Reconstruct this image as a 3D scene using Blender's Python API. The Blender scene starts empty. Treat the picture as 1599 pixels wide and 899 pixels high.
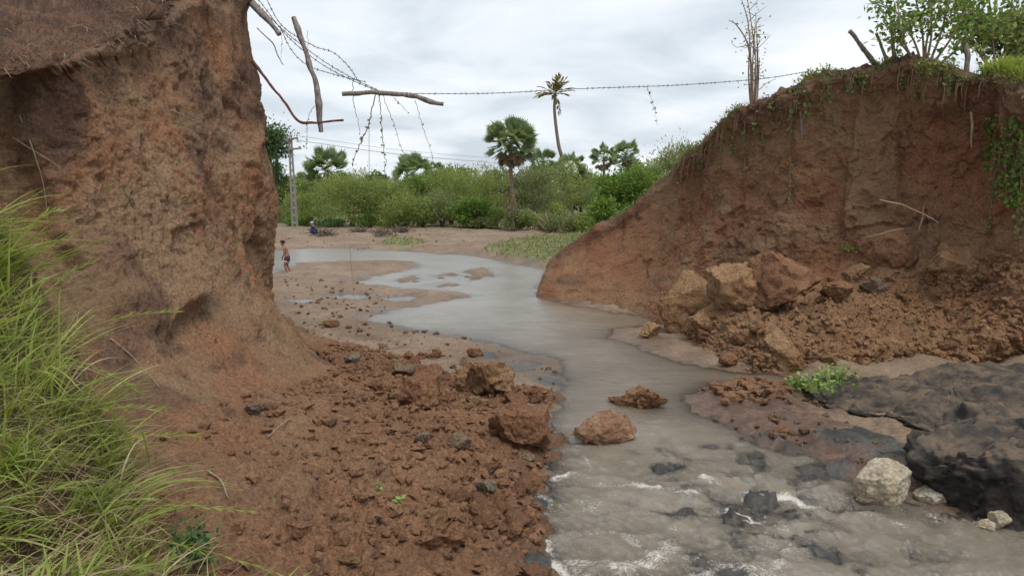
import bpy, bmesh, math, random
import numpy as np
from mathutils import Vector, Matrix
from mathutils.bvhtree import BVHTree

# ------------------------------------------------------------------ camera, sky, sun, exposure
scene = bpy.context.scene
COL = scene.collection
W0, H0, FPX = 1599.0, 899.0, 1160.0
CAMZ, PITCH = 3.7, math.radians(7.35)
cam_data = bpy.data.cameras.new('camera')
cam = bpy.data.objects.new('camera', cam_data); COL.objects.link(cam)
cam.location = (0, 0, CAMZ); cam.rotation_euler = (math.radians(90) - PITCH, 0, 0)
cam_data.sensor_width = 36.0; cam_data.lens = 36.0 * FPX / W0
cam_data.clip_start = 0.05; cam_data.clip_end = 5000
scene.camera = cam
scene.view_settings.view_transform = 'Standard'; scene.view_settings.look = 'None'
scene.view_settings.exposure = 0.50; scene.view_settings.gamma = 1.0
SUN_EL, SUN_AZ = math.radians(62), math.radians(150)     # azimuth clockwise from +Y

world = bpy.data.worlds.new('World'); scene.world = world; world.use_nodes = True
wn, wl = world.node_tree.nodes, world.node_tree.links
wn.clear()
def WN(t, **kw):
    n = wn.new(t)
    for k, v in kw.items(): setattr(n, k, v)
    return n
wout = WN('ShaderNodeOutputWorld')
sky = WN('ShaderNodeTexSky', sky_type='NISHITA', sun_disc=False)
sky.sun_elevation = SUN_EL; sky.sun_rotation = SUN_AZ; sky.air_density = 1.0; sky.dust_density = 2.0
bg1 = WN('ShaderNodeBackground'); bg1.inputs['Strength'].default_value = 0.10
wl.new(sky.outputs[0], bg1.inputs[0])
tc = WN('ShaderNodeTexCoord'); sep = WN('ShaderNodeSeparateXYZ'); wl.new(tc.outputs['Generated'], sep.inputs[0])
def wmath(op, a, b):
    n = WN('ShaderNodeMath', operation=op)
    for i, s in enumerate((a, b)):
        if hasattr(s, 'is_output'): wl.new(s, n.inputs[i])
        else: n.inputs[i].default_value = s
    return n.outputs[0]
zc = wmath('ADD', wmath('MAXIMUM', sep.outputs['Z'], 0.0), 0.16)
comb = WN('ShaderNodeCombineXYZ')
wl.new(wmath('DIVIDE', sep.outputs['X'], zc), comb.inputs[0]); wl.new(wmath('DIVIDE', sep.outputs['Y'], zc), comb.inputs[1])
nz = WN('ShaderNodeTexNoise'); nz.inputs['Scale'].default_value = 1.15; nz.inputs['Detail'].default_value = 5.5
nz.inputs['Roughness'].default_value = 0.52; nz.inputs['Distortion'].default_value = 0.35
wl.new(comb.outputs[0], nz.inputs['Vector'])
rmp = WN('ShaderNodeValToRGB'); e = rmp.color_ramp.elements
e[0].position = 0.36; e[0].color = (0.465, 0.52, 0.575, 1)
e[1].position = 0.64; e[1].color = (0.735, 0.755, 0.78, 1)
m_ = rmp.color_ramp.elements.new(0.50); m_.color = (0.61, 0.655, 0.70, 1)
wl.new(nz.outputs[0], rmp.inputs[0])
bg2 = WN('ShaderNodeBackground'); bg2.inputs['Strength'].default_value = 1.0
wl.new(rmp.outputs[0], bg2.inputs[0])
wmix = WN('ShaderNodeMixShader'); wmix.inputs[0].default_value = 0.93
wl.new(bg1.outputs[0], wmix.inputs[1]); wl.new(bg2.outputs[0], wmix.inputs[2]); wl.new(wmix.outputs[0], wout.inputs[0])

sun_d = bpy.data.lights.new('sun', 'SUN'); sun_d.energy = 1.5; sun_d.angle = math.radians(25); sun_d.color = (1.0, 0.96, 0.90)
sun = bpy.data.objects.new('sun', sun_d); COL.objects.link(sun)
sdir = Vector((math.sin(SUN_AZ) * math.cos(SUN_EL), math.cos(SUN_AZ) * math.cos(SUN_EL), math.sin(SUN_EL)))
sun.rotation_euler = sdir.to_track_quat('Z', 'Y').to_euler(); sun.location = (0, 0, 60)

# ------------------------------------------------------------------ helpers: projection, noise, meshes
CP, SP = math.cos(PITCH), math.sin(PITCH)
def ray(px, py):
    u = (px - 799.5) / FPX; v = -(py - 449.5) / FPX
    return np.array([u, CP + v * SP, -SP + v * CP])
def P(px, py, d):
    r = ray(px, py); return np.array([0, 0, CAMZ]) + r * (d / r[1])
def G(px, py, z=0.0):
    r = ray(px, py); return np.array([0, 0, CAMZ]) + r * ((z - CAMZ) / r[2])
def PZ(px, py, z): return G(px, py, z)
def Wp(x, y, z): return np.array([x, y, z], float)
def mpp(d): return d / FPX                       # metres per photo pixel at depth d

def _h(ix, iy, iz, seed):
    n = (ix.astype(np.int64) * 374761393 + iy.astype(np.int64) * 668265263 + iz.astype(np.int64) * 2147483647 + seed * 1274126177) & 0xFFFFFFFF
    n = ((n ^ (n >> 13)) * 1274126177) & 0xFFFFFFFF
    n = ((n ^ (n >> 16)) * 2246822519) & 0xFFFFFFFF
    n = n ^ (n >> 15)
    return (n & 0xFFFFFF).astype(np.float64) / float(0xFFFFFF)
def vnoise(p, seed=0):
    p = np.asarray(p, float); f = np.floor(p); t = p - f; t = t * t * t * (t * (t * 6 - 15) + 10)
    i = f.astype(np.int64); r = 0
    for dx in (0, 1):
        for dy in (0, 1):
            for dz in (0, 1):
                w = (t[..., 0] if dx else 1 - t[..., 0]) * (t[..., 1] if dy else 1 - t[..., 1]) * (t[..., 2] if dz else 1 - t[..., 2])
                r = r + w * _h(i[..., 0] + dx, i[..., 1] + dy, i[..., 2] + dz, seed)
    return r * 2 - 1
def fbm(p, seed=0, octv=4, rough=0.5):
    a, s, r = 1.0, 1.0, 0
    for k in range(octv):
        r = r + a * vnoise(np.asarray(p) * s + 17.3 * k, seed + k); a *= rough; s *= 2.03
    return r
def worley(p, seed=0):
    """F1 distance and the id of the nearest cell"""
    p = np.asarray(p, float); i = np.floor(p).astype(np.int64)
    best = np.full(p.shape[:-1], 9.0); cid = np.zeros(p.shape[:-1])
    for dx in (-1, 0, 1):
        for dy in (-1, 0, 1):
            for dz in (-1, 0, 1):
                cx, cy, cz = i[..., 0] + dx, i[..., 1] + dy, i[..., 2] + dz
                q = np.stack([cx + _h(cx, cy, cz, seed), cy + _h(cx, cy, cz, seed + 11), cz + _h(cx, cy, cz, seed + 23)], -1)
                d = ((q - p) ** 2).sum(-1); m = d < best
                best = np.where(m, d, best); cid = np.where(m, _h(cx, cy, cz, seed + 31), cid)
    return np.sqrt(best), cid
def facets(Q, seed):
    """fractured earth: every cell a tilted plane of its own"""
    i = np.floor(Q).astype(np.int64); best = np.full(Q.shape[:-1], 9.0); cell = np.zeros_like(i); bv = np.zeros(Q.shape)
    for dx in (-1, 0, 1):
        for dy in (-1, 0, 1):
            for dz in (-1, 0, 1):
                c = i + np.array([dx, dy, dz]); v = Q - (c + np.stack([_h(c[..., 0], c[..., 1], c[..., 2], seed + 13 * k) for k in range(3)], -1)); d = (v * v).sum(-1)
                m = d < best; best = np.where(m, d, best); cell[m] = c[m]; bv[m] = v[m]
    h = [_h(cell[..., 0], cell[..., 1], cell[..., 2], seed + 13 * k) - .5 for k in range(3, 7)]
    return h[0] + 2.2 * (h[1] * bv[..., 0] + h[2] * bv[..., 1] + h[3] * bv[..., 2])
def sstep(a, b, x):
    t = np.clip((x - a) / (b - a), 0, 1); return t * t * (3 - 2 * t)

def mesh_np(name, V, F, mat=None, smooth=True, attrs=None):
    """V (N,3); F (M,3) or (M,4) integer array"""
    V = np.asarray(V, np.float32); F = np.asarray(F, np.int32); k = F.shape[1]
    me = bpy.data.meshes.new(name)
    me.vertices.add(len(V)); me.vertices.foreach_set('co', V.ravel())
    me.loops.add(F.size); me.loops.foreach_set('vertex_index', F.ravel())
    me.polygons.add(len(F)); me.polygons.foreach_set('loop_start', np.arange(0, F.size, k, dtype=np.int32))
    me.polygons.foreach_set('use_smooth', np.full(len(F), bool(smooth)))
    me.update(calc_edges=True)
    for an, av in (attrs or {}).items():
        a = me.attributes.new(an, 'FLOAT', 'POINT'); a.data.foreach_set('value', np.asarray(av, np.float32).ravel())
    if mat: me.materials.append(mat)
    return me
def link(name, data, parent=None):
    o = bpy.data.objects.new(name, data); COL.objects.link(o)
    if parent is not None: o.parent = parent
    return o
def tag(o, label=None, cat=None, group=None, kind=None):
    if label: o['label'] = label
    if cat: o['category'] = cat
    if group: o['group'] = group
    if kind: o['kind'] = kind
    return o
def thing(name, label, cat, loc=(0, 0, 0), group=None):
    return tag_at(bpy.data.objects.new(name, None), label, cat, loc, group)
def tag_at(o, label, cat, loc, group):
    COL.objects.link(o); o.location = Vector([float(c) for c in loc]); o.empty_display_size = 0.2
    return tag(o, label, cat, group)

class MB:
    """collects pieces of one mesh (triangles and quads kept as quads/tri lists)"""
    def __init__(s): s.v = []; s.f = []; s.t = []; s.n = 0
    def add(s, V, F, tint=0.5):
        V = np.asarray(V, float); s.v.append(V)
        F = np.asarray(F, int) + s.n
        if F.shape[1] == 4: F = np.concatenate([F[:, [0, 1, 2]], F[:, [0, 2, 3]]])
        s.f.append(F); s.t.append(np.full(len(V), tint) if np.isscalar(tint) else np.asarray(tint, float)); s.n += len(V)
    def tube(s, pts, radii, seg=6, tint=0.5, cap=True):
        pts = np.asarray(pts, float); n = len(pts)
        radii = np.full(n, radii) if np.isscalar(radii) else np.asarray(radii, float)
        T = np.gradient(pts, axis=0); T /= np.linalg.norm(T, axis=1, keepdims=True) + 1e-9
        ref = np.array([0.13, 0.31, 0.94]) if abs(T[0] @ np.array([0.13, 0.31, 0.94])) < 0.9 else np.array([0.94, 0.31, 0.13])
        A = np.cross(T, ref); A /= np.linalg.norm(A, axis=1, keepdims=True) + 1e-9
        B = np.cross(T, A); a = np.linspace(0, 2 * np.pi, seg, endpoint=False)
        V = pts[:, None, :] + radii[:, None, None] * (np.cos(a)[None, :, None] * A[:, None, :] + np.sin(a)[None, :, None] * B[:, None, :])
        V = V.reshape(-1, 3); i = np.arange(n - 1)[:, None] * seg; j = np.arange(seg)[None, :]; j2 = (j + 1) % seg
        F = np.stack([i + j, i + j2, i + seg + j2, i + seg + j], -1).reshape(-1, 4)
        s.add(V, F, tint)
        if cap:
            s.add(np.vstack([V[:seg], pts[:1]]), [(k, (k + 1) % seg, seg) for k in range(seg)], tint)
            s.add(np.vstack([V[-seg:], pts[-1:]]), [(k, (k + 1) % seg, seg) for k in range(seg)], tint)
    def leaves(s, C, D, N, L, Wd, tint, fold=0.0):
        """one four-point leaf per row: base C, direction D, normal N, length L, width Wd"""
        C = np.asarray(C, float); D = D / (np.linalg.norm(D, axis=1, keepdims=True) + 1e-9)
        S = np.cross(D, N); S /= np.linalg.norm(S, axis=1, keepdims=True) + 1e-9
        Nn = np.cross(S, D); L = np.asarray(L)[:, None]; Wd = np.asarray(Wd)[:, None]; n = len(C)
        m = C + D * L * 0.45
        V = np.stack([C, m + S * Wd * 0.5 + Nn * fold * Wd, C + D * L, m - S * Wd * 0.5 + Nn * fold * Wd], 1).reshape(-1, 3)
        F = np.arange(n * 4).reshape(n, 4)
        s.add(V, F, np.repeat(tint, 4))
    def box(s, c, size, R=None, tint=0.5):
        V = np.array([(x, y, z) for x in (-1, 1) for y in (-1, 1) for z in (-1, 1)], float) * np.asarray(size) / 2
        if R is not None: V = V @ np.asarray(R).T
        s.add(V + np.asarray(c), [(0, 1, 3, 2), (4, 6, 7, 5), (0, 4, 5, 1), (2, 3, 7, 6), (0, 2, 6, 4), (1, 5, 7, 3)], tint)
    def mesh(s, name, mat, smooth=True, origin=None):
        V = np.concatenate(s.v)
        if origin is not None: V = V - np.asarray(origin)
        return mesh_np(name, V, np.concatenate(s.f), mat, smooth, {'tint': np.concatenate(s.t)})
    def build(s, name, mat, parent=None, smooth=True, origin=None):
        if origin is None and parent is not None: origin = np.array(parent.location)
        return link(name, s.mesh(name, mat, smooth, origin), parent)

def grid_faces(nu, nv):
    i = np.arange(nu - 1)[:, None] * nv; j = np.arange(nv - 1)[None, :]
    return np.stack([i + j, i + j + 1, i + nv + j + 1, i + nv + j], -1).reshape(-1, 4)
def crom(C, counts):
    """Catmull-Rom along axis 0"""
    n = len(C); ext = np.concatenate([[2 * C[0] - C[1]], C, [2 * C[-1] - C[-2]]]); out = []; par = []
    for k in range(n - 1):
        p0, p1, p2, p3 = ext[k:k + 4]; t = np.linspace(0, 1, counts[k], endpoint=False).reshape((-1,) + (1,) * (C.ndim - 1))
        out.append(0.5 * (2 * p1 + (p2 - p0) * t + (2 * p0 - 5 * p1 + 4 * p2 - p3) * t ** 2 + (3 * p1 - p0 - 3 * p2 + p3) * t ** 3))
        par.append(k + t.ravel())
    out.append(C[-1:]); par.append([n - 1.0])
    return np.concatenate(out), np.concatenate(par)
def loft(ctrl, ucounts, vcounts):
    C = np.array(ctrl, float)                     # stations x rows x 3
    A, up = crom(C, ucounts); B, vp = crom(A.transpose(1, 0, 2), vcounts)
    return B.transpose(1, 0, 2), up, vp           # nu x nv x 3
def gnormal(Q):
    n = np.cross(np.gradient(Q, axis=0), np.gradient(Q, axis=1)); return n / (np.linalg.norm(n, axis=-1, keepdims=True) + 1e-9)
def smooth_curve(pts, k=8): return crom(np.array(pts, float), [k] * (len(pts) - 1))[0]

# ------------------------------------------------------------------ materials
def new_mat(name):
    m = bpy.data.materials.new(name); m.use_nodes = True; nt = m.node_tree; nt.nodes.clear()
    return m, nt
class NT:
    def __init__(s, nt): s.nt = nt
    def n(s, t, **kw):
        x = s.nt.nodes.new(t)
        for k, v in kw.items(): setattr(x, k, v)
        return x
    def put(s, sock, v):
        if hasattr(v, 'is_output'): s.nt.links.new(v, sock)
        elif isinstance(v, (tuple, list)): sock.default_value = (*v, 1) if len(v) == 3 and sock.type == 'RGBA' else v
        else: sock.default_value = v
    def math(s, op, a, b=0.5, c=0.5, clamp=False):
        x = s.n('ShaderNodeMath', operation=op, use_clamp=clamp)
        for i, v in enumerate((a, b, c)): s.put(x.inputs[i], v)
        return x.outputs[0]
    def mix(s, f, a, b, mode='MIX'):
        x = s.n('ShaderNodeMix', data_type='RGBA', blend_type=mode); s.put(x.inputs[0], f); s.put(x.inputs[6], a); s.put(x.inputs[7], b); return x.outputs[2]
    def noise(s, vec, scale, detail=4, rough=0.55, dist=0.0):
        x = s.n('ShaderNodeTexNoise'); s.put(x.inputs['Vector'], vec); x.inputs['Scale'].default_value = scale
        x.inputs['Detail'].default_value = detail; x.inputs['Roughness'].default_value = rough; x.inputs['Distortion'].default_value = dist; return x.outputs[0]
    def ramp(s, f, lo, hi):
        x = s.n('ShaderNodeMapRange', interpolation_type='SMOOTHSTEP'); s.put(x.inputs[0], f); x.inputs[1].default_value = lo; x.inputs[2].default_value = hi; return x.outputs[0]
    def attr(s, name): return s.n('ShaderNodeAttribute', attribute_name=name).outputs['Fac']
    def pos(s, obj=False): return s.n('ShaderNodeTexCoord').outputs['Object'] if obj else s.n('ShaderNodeNewGeometry').outputs['Position']
    def scalev(s, v, sc):
        x = s.n('ShaderNodeMapping'); s.put(x.inputs[0], v); x.inputs['Scale'].default_value = sc; return x.outputs[0]
    def bump(s, h, strength, dist, prev=None):
        x = s.n('ShaderNodeBump'); x.inputs['Strength'].default_value = strength; x.inputs['Distance'].default_value = dist; s.put(x.inputs['Height'], h)
        if prev is not None: s.put(x.inputs['Normal'], prev)
        return x.outputs[0]
    def out(s, sh): s.nt.links.new(sh, s.n('ShaderNodeOutputMaterial').inputs[0])
    def bsdf(s, col, rough, nrm=None, spec=0.3):
        b = s.n('ShaderNodeBsdfPrincipled'); s.put(b.inputs['Base Color'], col); s.put(b.inputs['Roughness'], rough); b.inputs['Specular IOR Level'].default_value = spec
        if nrm is not None: s.put(b.inputs['Normal'], nrm)
        return b.outputs[0]

def tone(c): return (c[0] * 1.08, c[1] * 1.10, c[2] * 1.06)
def soil_mat(name, base, red, dark, pale, obj=False, strata=0.5, bump=1.0, fine=1.0, use_attrs=False):
    """earth: patches of three earths, streaks, grit; the attributes are kinds of earth (crust, loose, clay, wet)"""
    m, nt = new_mat(name); k = NT(nt); p = k.pos(obj)
    base, red, dark, pale = (tone(c) for c in (base, red, dark, pale))
    if obj:
        oi = k.n('ShaderNodeObjectInfo'); va = k.n('ShaderNodeVectorMath', operation='MULTIPLY_ADD'); k.put(va.inputs[0], k.pos(True)); va.inputs[1].default_value = (1, 1, 1)
        cx = k.n('ShaderNodeCombineXYZ'); k.put(cx.inputs[0], k.math('MULTIPLY', oi.outputs['Random'], 37.0)); k.put(va.inputs[2], cx.outputs[0]); p = va.outputs[0]
    big = k.noise(p, 0.55 if not obj else 1.6, 5, 0.6, 0.6)
    mid = k.noise(k.scalev(p, (1, 1, 1.9)), 1.7 if not obj else 4.0, 5, 0.65, 0.4)
    streak = k.noise(k.scalev(p, (2.2, 2.2, 0.35)), 1.6, 4, 0.6)
    grit = k.noise(p, 26.0 * fine, 6, 0.72)
    fineg = k.noise(p, 90.0 * fine, 3, 0.7)
    c = k.mix(k.ramp(big, 0.38, 0.62), base, red)
    c = k.mix(k.math('MULTIPLY', k.ramp(mid, 0.52, 0.72), 0.85), c, dark)
    c = k.mix(k.math('MULTIPLY', k.ramp(streak, 0.52, 0.75), strata), c, pale)
    if use_attrs:
        c = k.mix(k.attr('loose'), c, k.mix(k.ramp(mid, 0.35, 0.65), tone(LOOSE_A), tone(LOOSE_B)))
        c = k.mix(k.attr('crust'), c, k.mix(k.ramp(mid, 0.35, 0.65), tone(CRUST_A), tone(CRUST_B)))
        c = k.mix(k.attr('pale'), c, k.mix(k.ramp(grit, 0.3, 0.7), tone(PALE_A), tone(PALE_B)))
    g = k.math('MULTIPLY_ADD', k.ramp(grit, .30, .70), 0.75, 0.62)
    g = k.math('MULTIPLY', g, k.math('MULTIPLY_ADD', k.ramp(fineg, .25, .75), 0.5, 0.76))
    vo = k.n('ShaderNodeTexVoronoi'); k.put(vo.inputs['Vector'], p); vo.inputs['Scale'].default_value = 17.0 * fine
    cc = k.n('ShaderNodeCombineColor'); [k.put(cc.inputs[i], g) for i in range(3)]
    c = k.mix(1.0, c, cc.outputs[0], 'MULTIPLY')
    n1 = k.bump(k.noise(p, 7.0 * fine, 5, 0.65), 0.55 * bump, 0.10)
    n1 = k.bump(k.math('MULTIPLY', vo.outputs['Distance'], -1.0), 0.55 * bump, 0.035, n1)
    n2 = k.bump(grit, 0.9 * bump, 0.035, n1)
    n3 = k.bump(fineg, 0.7 * bump, 0.010, n2)
    rough = 0.95
    if use_attrs:
        w = k.attr('wet'); c = k.mix(k.math('MULTIPLY', w, 0.45), c, k.mix(0.0, (0.05, 0.035, 0.027), (0, 0, 0)))
        rough = k.math('MULTIPLY_ADD', w, -0.45, 0.95)
    k.out(k.bsdf(c, rough, n3, 0.2)); return m
LOOSE_A, LOOSE_B = (0.235, 0.122, 0.070), (0.170, 0.090, 0.054)
CRUST_A, CRUST_B = (0.085, 0.052, 0.040), (0.165, 0.092, 0.062)
PALE_A, PALE_B = (0.30, 0.20, 0.115), (0.21, 0.13, 0.08)
M = {}
M['left'] = soil_mat('earth_left', (0.235, 0.148, 0.092), (0.24, 0.118, 0.066), (0.09, 0.057, 0.041), (0.29, 0.185, 0.118), use_attrs=True)
LOOSE_A, LOOSE_B = (0.29, 0.165, 0.092), (0.20, 0.115, 0.068)
M['right'] = soil_mat('earth_right', (0.205, 0.108, 0.062), (0.21, 0.093, 0.052), (0.075, 0.041, 0.030), (0.27, 0.155, 0.09), use_attrs=True)
M['clod_red'] = soil_mat('clod_earth_red', (0.24, 0.125, 0.072), (0.20, 0.10, 0.057), (0.12, 0.06, 0.04), (0.28, 0.15, 0.085), obj=True, strata=0.4)
M['clod_pale'] = soil_mat('clod_earth_pale', (0.30, 0.185, 0.105), (0.26, 0.145, 0.078), (0.16, 0.09, 0.055), (0.36, 0.24, 0.14), obj=True, strata=0.5)
M['clod_dark'] = soil_mat('clod_clay_dark', (0.19, 0.155, 0.12), (0.19, 0.13, 0.09), (0.125, 0.095, 0.072), (0.24, 0.205, 0.165), obj=True, strata=0.4)
M['clod_mix'] = soil_mat('clod_earth_mixed', (0.25, 0.135, 0.085), (0.34, 0.225, 0.14), (0.15, 0.08, 0.055), (0.36, 0.24, 0.15), obj=True, strata=0.6)
M['stone'] = soil_mat('grey_stone', (0.44, 0.39, 0.32), (0.36, 0.29, 0.21), (0.22, 0.19, 0.15), (0.55, 0.50, 0.43), obj=True, strata=0.5, bump=0.7)
def clay_mat():
    m, nt = new_mat('black_clay'); k = NT(nt); p = k.pos(); g = k.n('ShaderNodeNewGeometry'); sp = k.n('ShaderNodeSeparateXYZ'); nt.links.new(g.outputs['Normal'], sp.inputs[0])
    big = k.noise(p, .9, 5, .6, .5); mid = k.noise(p, 4, 6, .7); grit = k.noise(p, 24, 6, .75)
    c = k.mix(k.ramp(mid, .4, .65), (.020, .0175, .016), (.05, .041, .034))
    dust = k.math('MULTIPLY', k.ramp(sp.outputs['Z'], .45, .93), k.ramp(k.math('ADD', k.math('MULTIPLY', big, .6), k.math('MULTIPLY', mid, .4)), .34, .62))
    c = k.mix(k.math('MULTIPLY', dust, .9), c, k.mix(k.ramp(mid, .4, .6), (.135, .112, .088), (.19, .132, .088)))
    gg = k.math('MULTIPLY_ADD', grit, .9, .55); cc = k.n('ShaderNodeCombineColor'); [k.put(cc.inputs[i], gg) for i in range(3)]
    c = k.mix(1.0, c, cc.outputs[0], 'MULTIPLY'); n = k.bump(grit, .8, .03, k.bump(mid, .6, .08))
    k.out(k.bsdf(c, k.math('MULTIPLY_ADD', dust, .45, .5), n, .3)); return m
M['clay'] = clay_mat()

def bed_mat():
    m, nt = new_mat('sand_and_mud'); k = NT(nt); p = k.pos()
    big = k.noise(p, 0.35, 5, 0.6, 0.5); mid = k.noise(k.scalev(p, (1, 1.6, 1)), 1.6, 6, 0.65, 0.5)
    grit = k.noise(p, 14.0, 7, 0.75); fineg = k.noise(p, 70, 3, 0.7)
    c = k.mix(k.ramp(big, 0.38, 0.64), (0.205, 0.142, 0.095), (0.265, 0.192, 0.136))
    c = k.mix(k.math('MULTIPLY', k.ramp(mid, 0.50, 0.68), 0.75), c, (0.135, 0.090, 0.062))
    c = k.mix(k.attr('red'), c, k.mix(k.ramp(mid, 0.4, 0.62), (0.20, 0.125, 0.088), (0.14, 0.088, 0.064)))
    c = k.mix(k.attr('clay'), c, k.mix(k.ramp(mid, 0.4, 0.62), (0.125, 0.122, 0.110), (0.060, 0.060, 0.056)))
    c = k.mix(k.attr('green'), c, k.mix(k.ramp(mid, 0.4, 0.6), (0.12, 0.14, 0.05), (0.22, 0.19, 0.10)))
    g = k.math('MULTIPLY_ADD', k.ramp(grit, .3, .7), 0.65, 0.66); cc = k.n('ShaderNodeCombineColor'); [k.put(cc.inputs[i], g) for i in range(3)]
    c = k.mix(1.0, c, cc.outputs[0], 'MULTIPLY')
    w = k.attr('wet'); c = k.mix(k.math('MULTIPLY', w, 0.5), c, k.mix(1.0, c, (0.32, 0.30, 0.28), 'MULTIPLY'))
    n1 = k.bump(k.noise(p, 3.0, 5, 0.65), 0.5, 0.10); n2 = k.bump(grit, 0.5, 0.03, n1); n3 = k.bump(fineg, 0.3, 0.006, n2)
    k.out(k.bsdf(c, k.math('MULTIPLY_ADD', w, -0.5, 0.92), n3, 0.3)); return m
M['bed'] = bed_mat()

def water_mat():
    m, nt = new_mat('muddy_water'); k = NT(nt); p = k.pos()
    r1 = k.noise(k.scalev(p, (1.0, 1.9, 1)), 3.2, 5, 0.6, 0.8); r2 = k.noise(k.scalev(p, (1.0, 2.6, 1)), 15.0, 5, 0.62, 0.6)
    turb = k.attr('turb')
    b = k.n('ShaderNodeBump'); k.put(b.inputs['Height'], r1); k.put(b.inputs['Strength'], k.math('MULTIPLY_ADD', turb, 0.75, 0.02)); b.inputs['Distance'].default_value = 0.26
    b2 = k.n('ShaderNodeBump'); k.put(b2.inputs['Height'], r2); k.put(b2.inputs['Strength'], k.math('MULTIPLY_ADD', turb, 0.95, 0.02)); b2.inputs['Distance'].default_value = 0.11
    k.put(b2.inputs['Normal'], b.outputs[0]); nrm = b2.outputs[0]
    mud = k.mix(k.ramp(k.noise(p, 0.5, 3), 0.4, 0.6), (0.205, 0.17, 0.124), (0.26, 0.218, 0.166))
    foamn = k.noise(k.scalev(p, (1, 1.3, 1)), 9.5, 8, 0.76, 2.6)
    fo = k.math('MULTIPLY', k.attr('foam'), 1.0)
    fm = k.ramp(k.math('ADD', foamn, k.math('MULTIPLY_ADD', fo, 0.70, -0.58)), 0.33, 0.62)
    diff = k.n('ShaderNodeBsdfDiffuse'); k.put(diff.inputs[0], mud)
    tr = k.n('ShaderNodeBsdfTransparent'); tr.inputs[0].default_value = (0.80, 0.74, 0.64, 1)
    body = k.n('ShaderNodeMixShader'); k.put(body.inputs[0], k.attr('opac')); nt.links.new(tr.outputs[0], body.inputs[1]); nt.links.new(diff.outputs[0], body.inputs[2])
    gl = k.n('ShaderNodeBsdfGlossy'); k.put(gl.inputs['Roughness'], k.math('MAXIMUM', k.math('MULTIPLY_ADD', turb, -.55, .26), .05)); k.put(gl.inputs['Normal'], nrm)
    fr = k.n('ShaderNodeFresnel'); fr.inputs[0].default_value = 1.9; k.put(fr.inputs['Normal'], nrm)
    s1 = k.n('ShaderNodeMixShader'); k.put(s1.inputs[0], fr.outputs[0]); nt.links.new(body.outputs[0], s1.inputs[1]); nt.links.new(gl.outputs[0], s1.inputs[2])
    fd = k.n('ShaderNodeBsdfDiffuse'); fd.inputs[0].default_value = (0.74, 0.70, 0.63, 1)
    k.put(fd.inputs['Normal'], k.bump(foamn, 0.8, 0.04))
    fm = k.math('MULTIPLY', fm, .9)
    s2 = k.n('ShaderNodeMixShader'); k.put(s2.inputs[0], fm); nt.links.new(s1.outputs[0], s2.inputs[1]); nt.links.new(fd.outputs[0], s2.inputs[2])
    k.out(s2.outputs[0]); return m
M['water'] = water_mat()

def leaf_mat(name, a, b, c=None, trans=0.35, rough=0.55):
    m, nt = new_mat(name); k = NT(nt); t = k.attr('tint')
    col = k.mix(k.ramp(t, 0.0, 0.7), a, b)
    if c: col = k.mix(k.ramp(t, 0.78, 1.0), col, c)
    bs = k.bsdf(col, rough, None, 0.25)
    tl = k.n('ShaderNodeBsdfTranslucent'); k.put(tl.inputs[0], k.mix(1.0, col, (1.15, 1.2, 0.7), 'MULTIPLY'))
    mx = k.n('ShaderNodeMixShader'); mx.inputs[0].default_value = trans; nt.links.new(bs, mx.inputs[1]); nt.links.new(tl.outputs[0], mx.inputs[2])
    k.out(mx.outputs[0]); return m
M['grass'] = leaf_mat('fresh_grass', (0.18, 0.235, 0.05), (0.34, 0.40, 0.10), (0.46, 0.45, 0.19), 0.4)
M['straw'] = leaf_mat('dead_grass', (0.20, 0.14, 0.085), (0.36, 0.27, 0.16), (0.46, 0.38, 0.24), 0.2)
M['feather'] = leaf_mat('feathery_leaves', (0.139, 0.185, 0.059), (0.278, 0.330, 0.105), (0.402, 0.423, 0.171), 0.42)
M['feather_dull'] = leaf_mat('dull_feathery_leaves', (0.136, 0.167, 0.077), (0.243, 0.270, 0.122), (0.325, 0.321, 0.180), 0.38)
M['bright'] = leaf_mat('bright_leaves', (0.092, 0.154, 0.033), (0.191, 0.286, 0.061), (0.289, 0.363, 0.099), 0.4)
M['darkleaf'] = leaf_mat('dark_leaves', (0.048, 0.084, 0.032), (0.101, 0.162, 0.060), (0.139, 0.192, 0.072), 0.3)
M['palm'] = leaf_mat('palm_leaf', (0.138, 0.193, 0.094), (0.264, 0.330, 0.171), (0.440, 0.473, 0.308), 0.45)
M['palm_dry'] = leaf_mat('dry_palm_leaf', (0.14, 0.105, 0.06), (0.24, 0.19, 0.11), (0.30, 0.25, 0.15), 0.2)
M['coco'] = leaf_mat('yellowing_frond', (0.184, 0.163, 0.056), (0.394, 0.312, 0.106), (0.499, 0.388, 0.150), 0.3)
M['vine'] = leaf_mat('vine_leaf', (0.10, 0.15, 0.04), (0.21, 0.25, 0.08), (0.30, 0.28, 0.12), 0.3)
M['vine_fresh'] = leaf_mat('fresh_vine_leaf', (0.13, 0.24, 0.05), (0.28, 0.40, 0.11), (0.40, 0.48, 0.20), 0.35)
def bark_mat(name, a, b, rough=0.9):
    m, nt = new_mat(name); k = NT(nt); p = k.pos()
    n = k.noise(k.scalev(p, (14, 14, 3)), 2.0, 6, 0.7); c = k.mix(k.ramp(n, 0.35, 0.68), a, b)
    k.out(k.bsdf(c, rough, k.bump(n, 0.7, 0.015), 0.2)); return m
M['bark'] = bark_mat('bark', (0.10, 0.078, 0.058), (0.24, 0.20, 0.155))
M['post'] = bark_mat('weathered_post', (0.11, 0.088, 0.074), (0.33, 0.285, 0.25))
M['post_red'] = bark_mat('mud_stained_post', (0.105, 0.045, 0.032), (0.20, 0.095, 0.068))
M['twig'] = bark_mat('dry_twig', (0.20, 0.14, 0.095), (0.36, 0.27, 0.19))
M['palmtrunk'] = bark_mat('palm_trunk', (0.12, 0.09, 0.065), (0.27, 0.21, 0.155))
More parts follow.
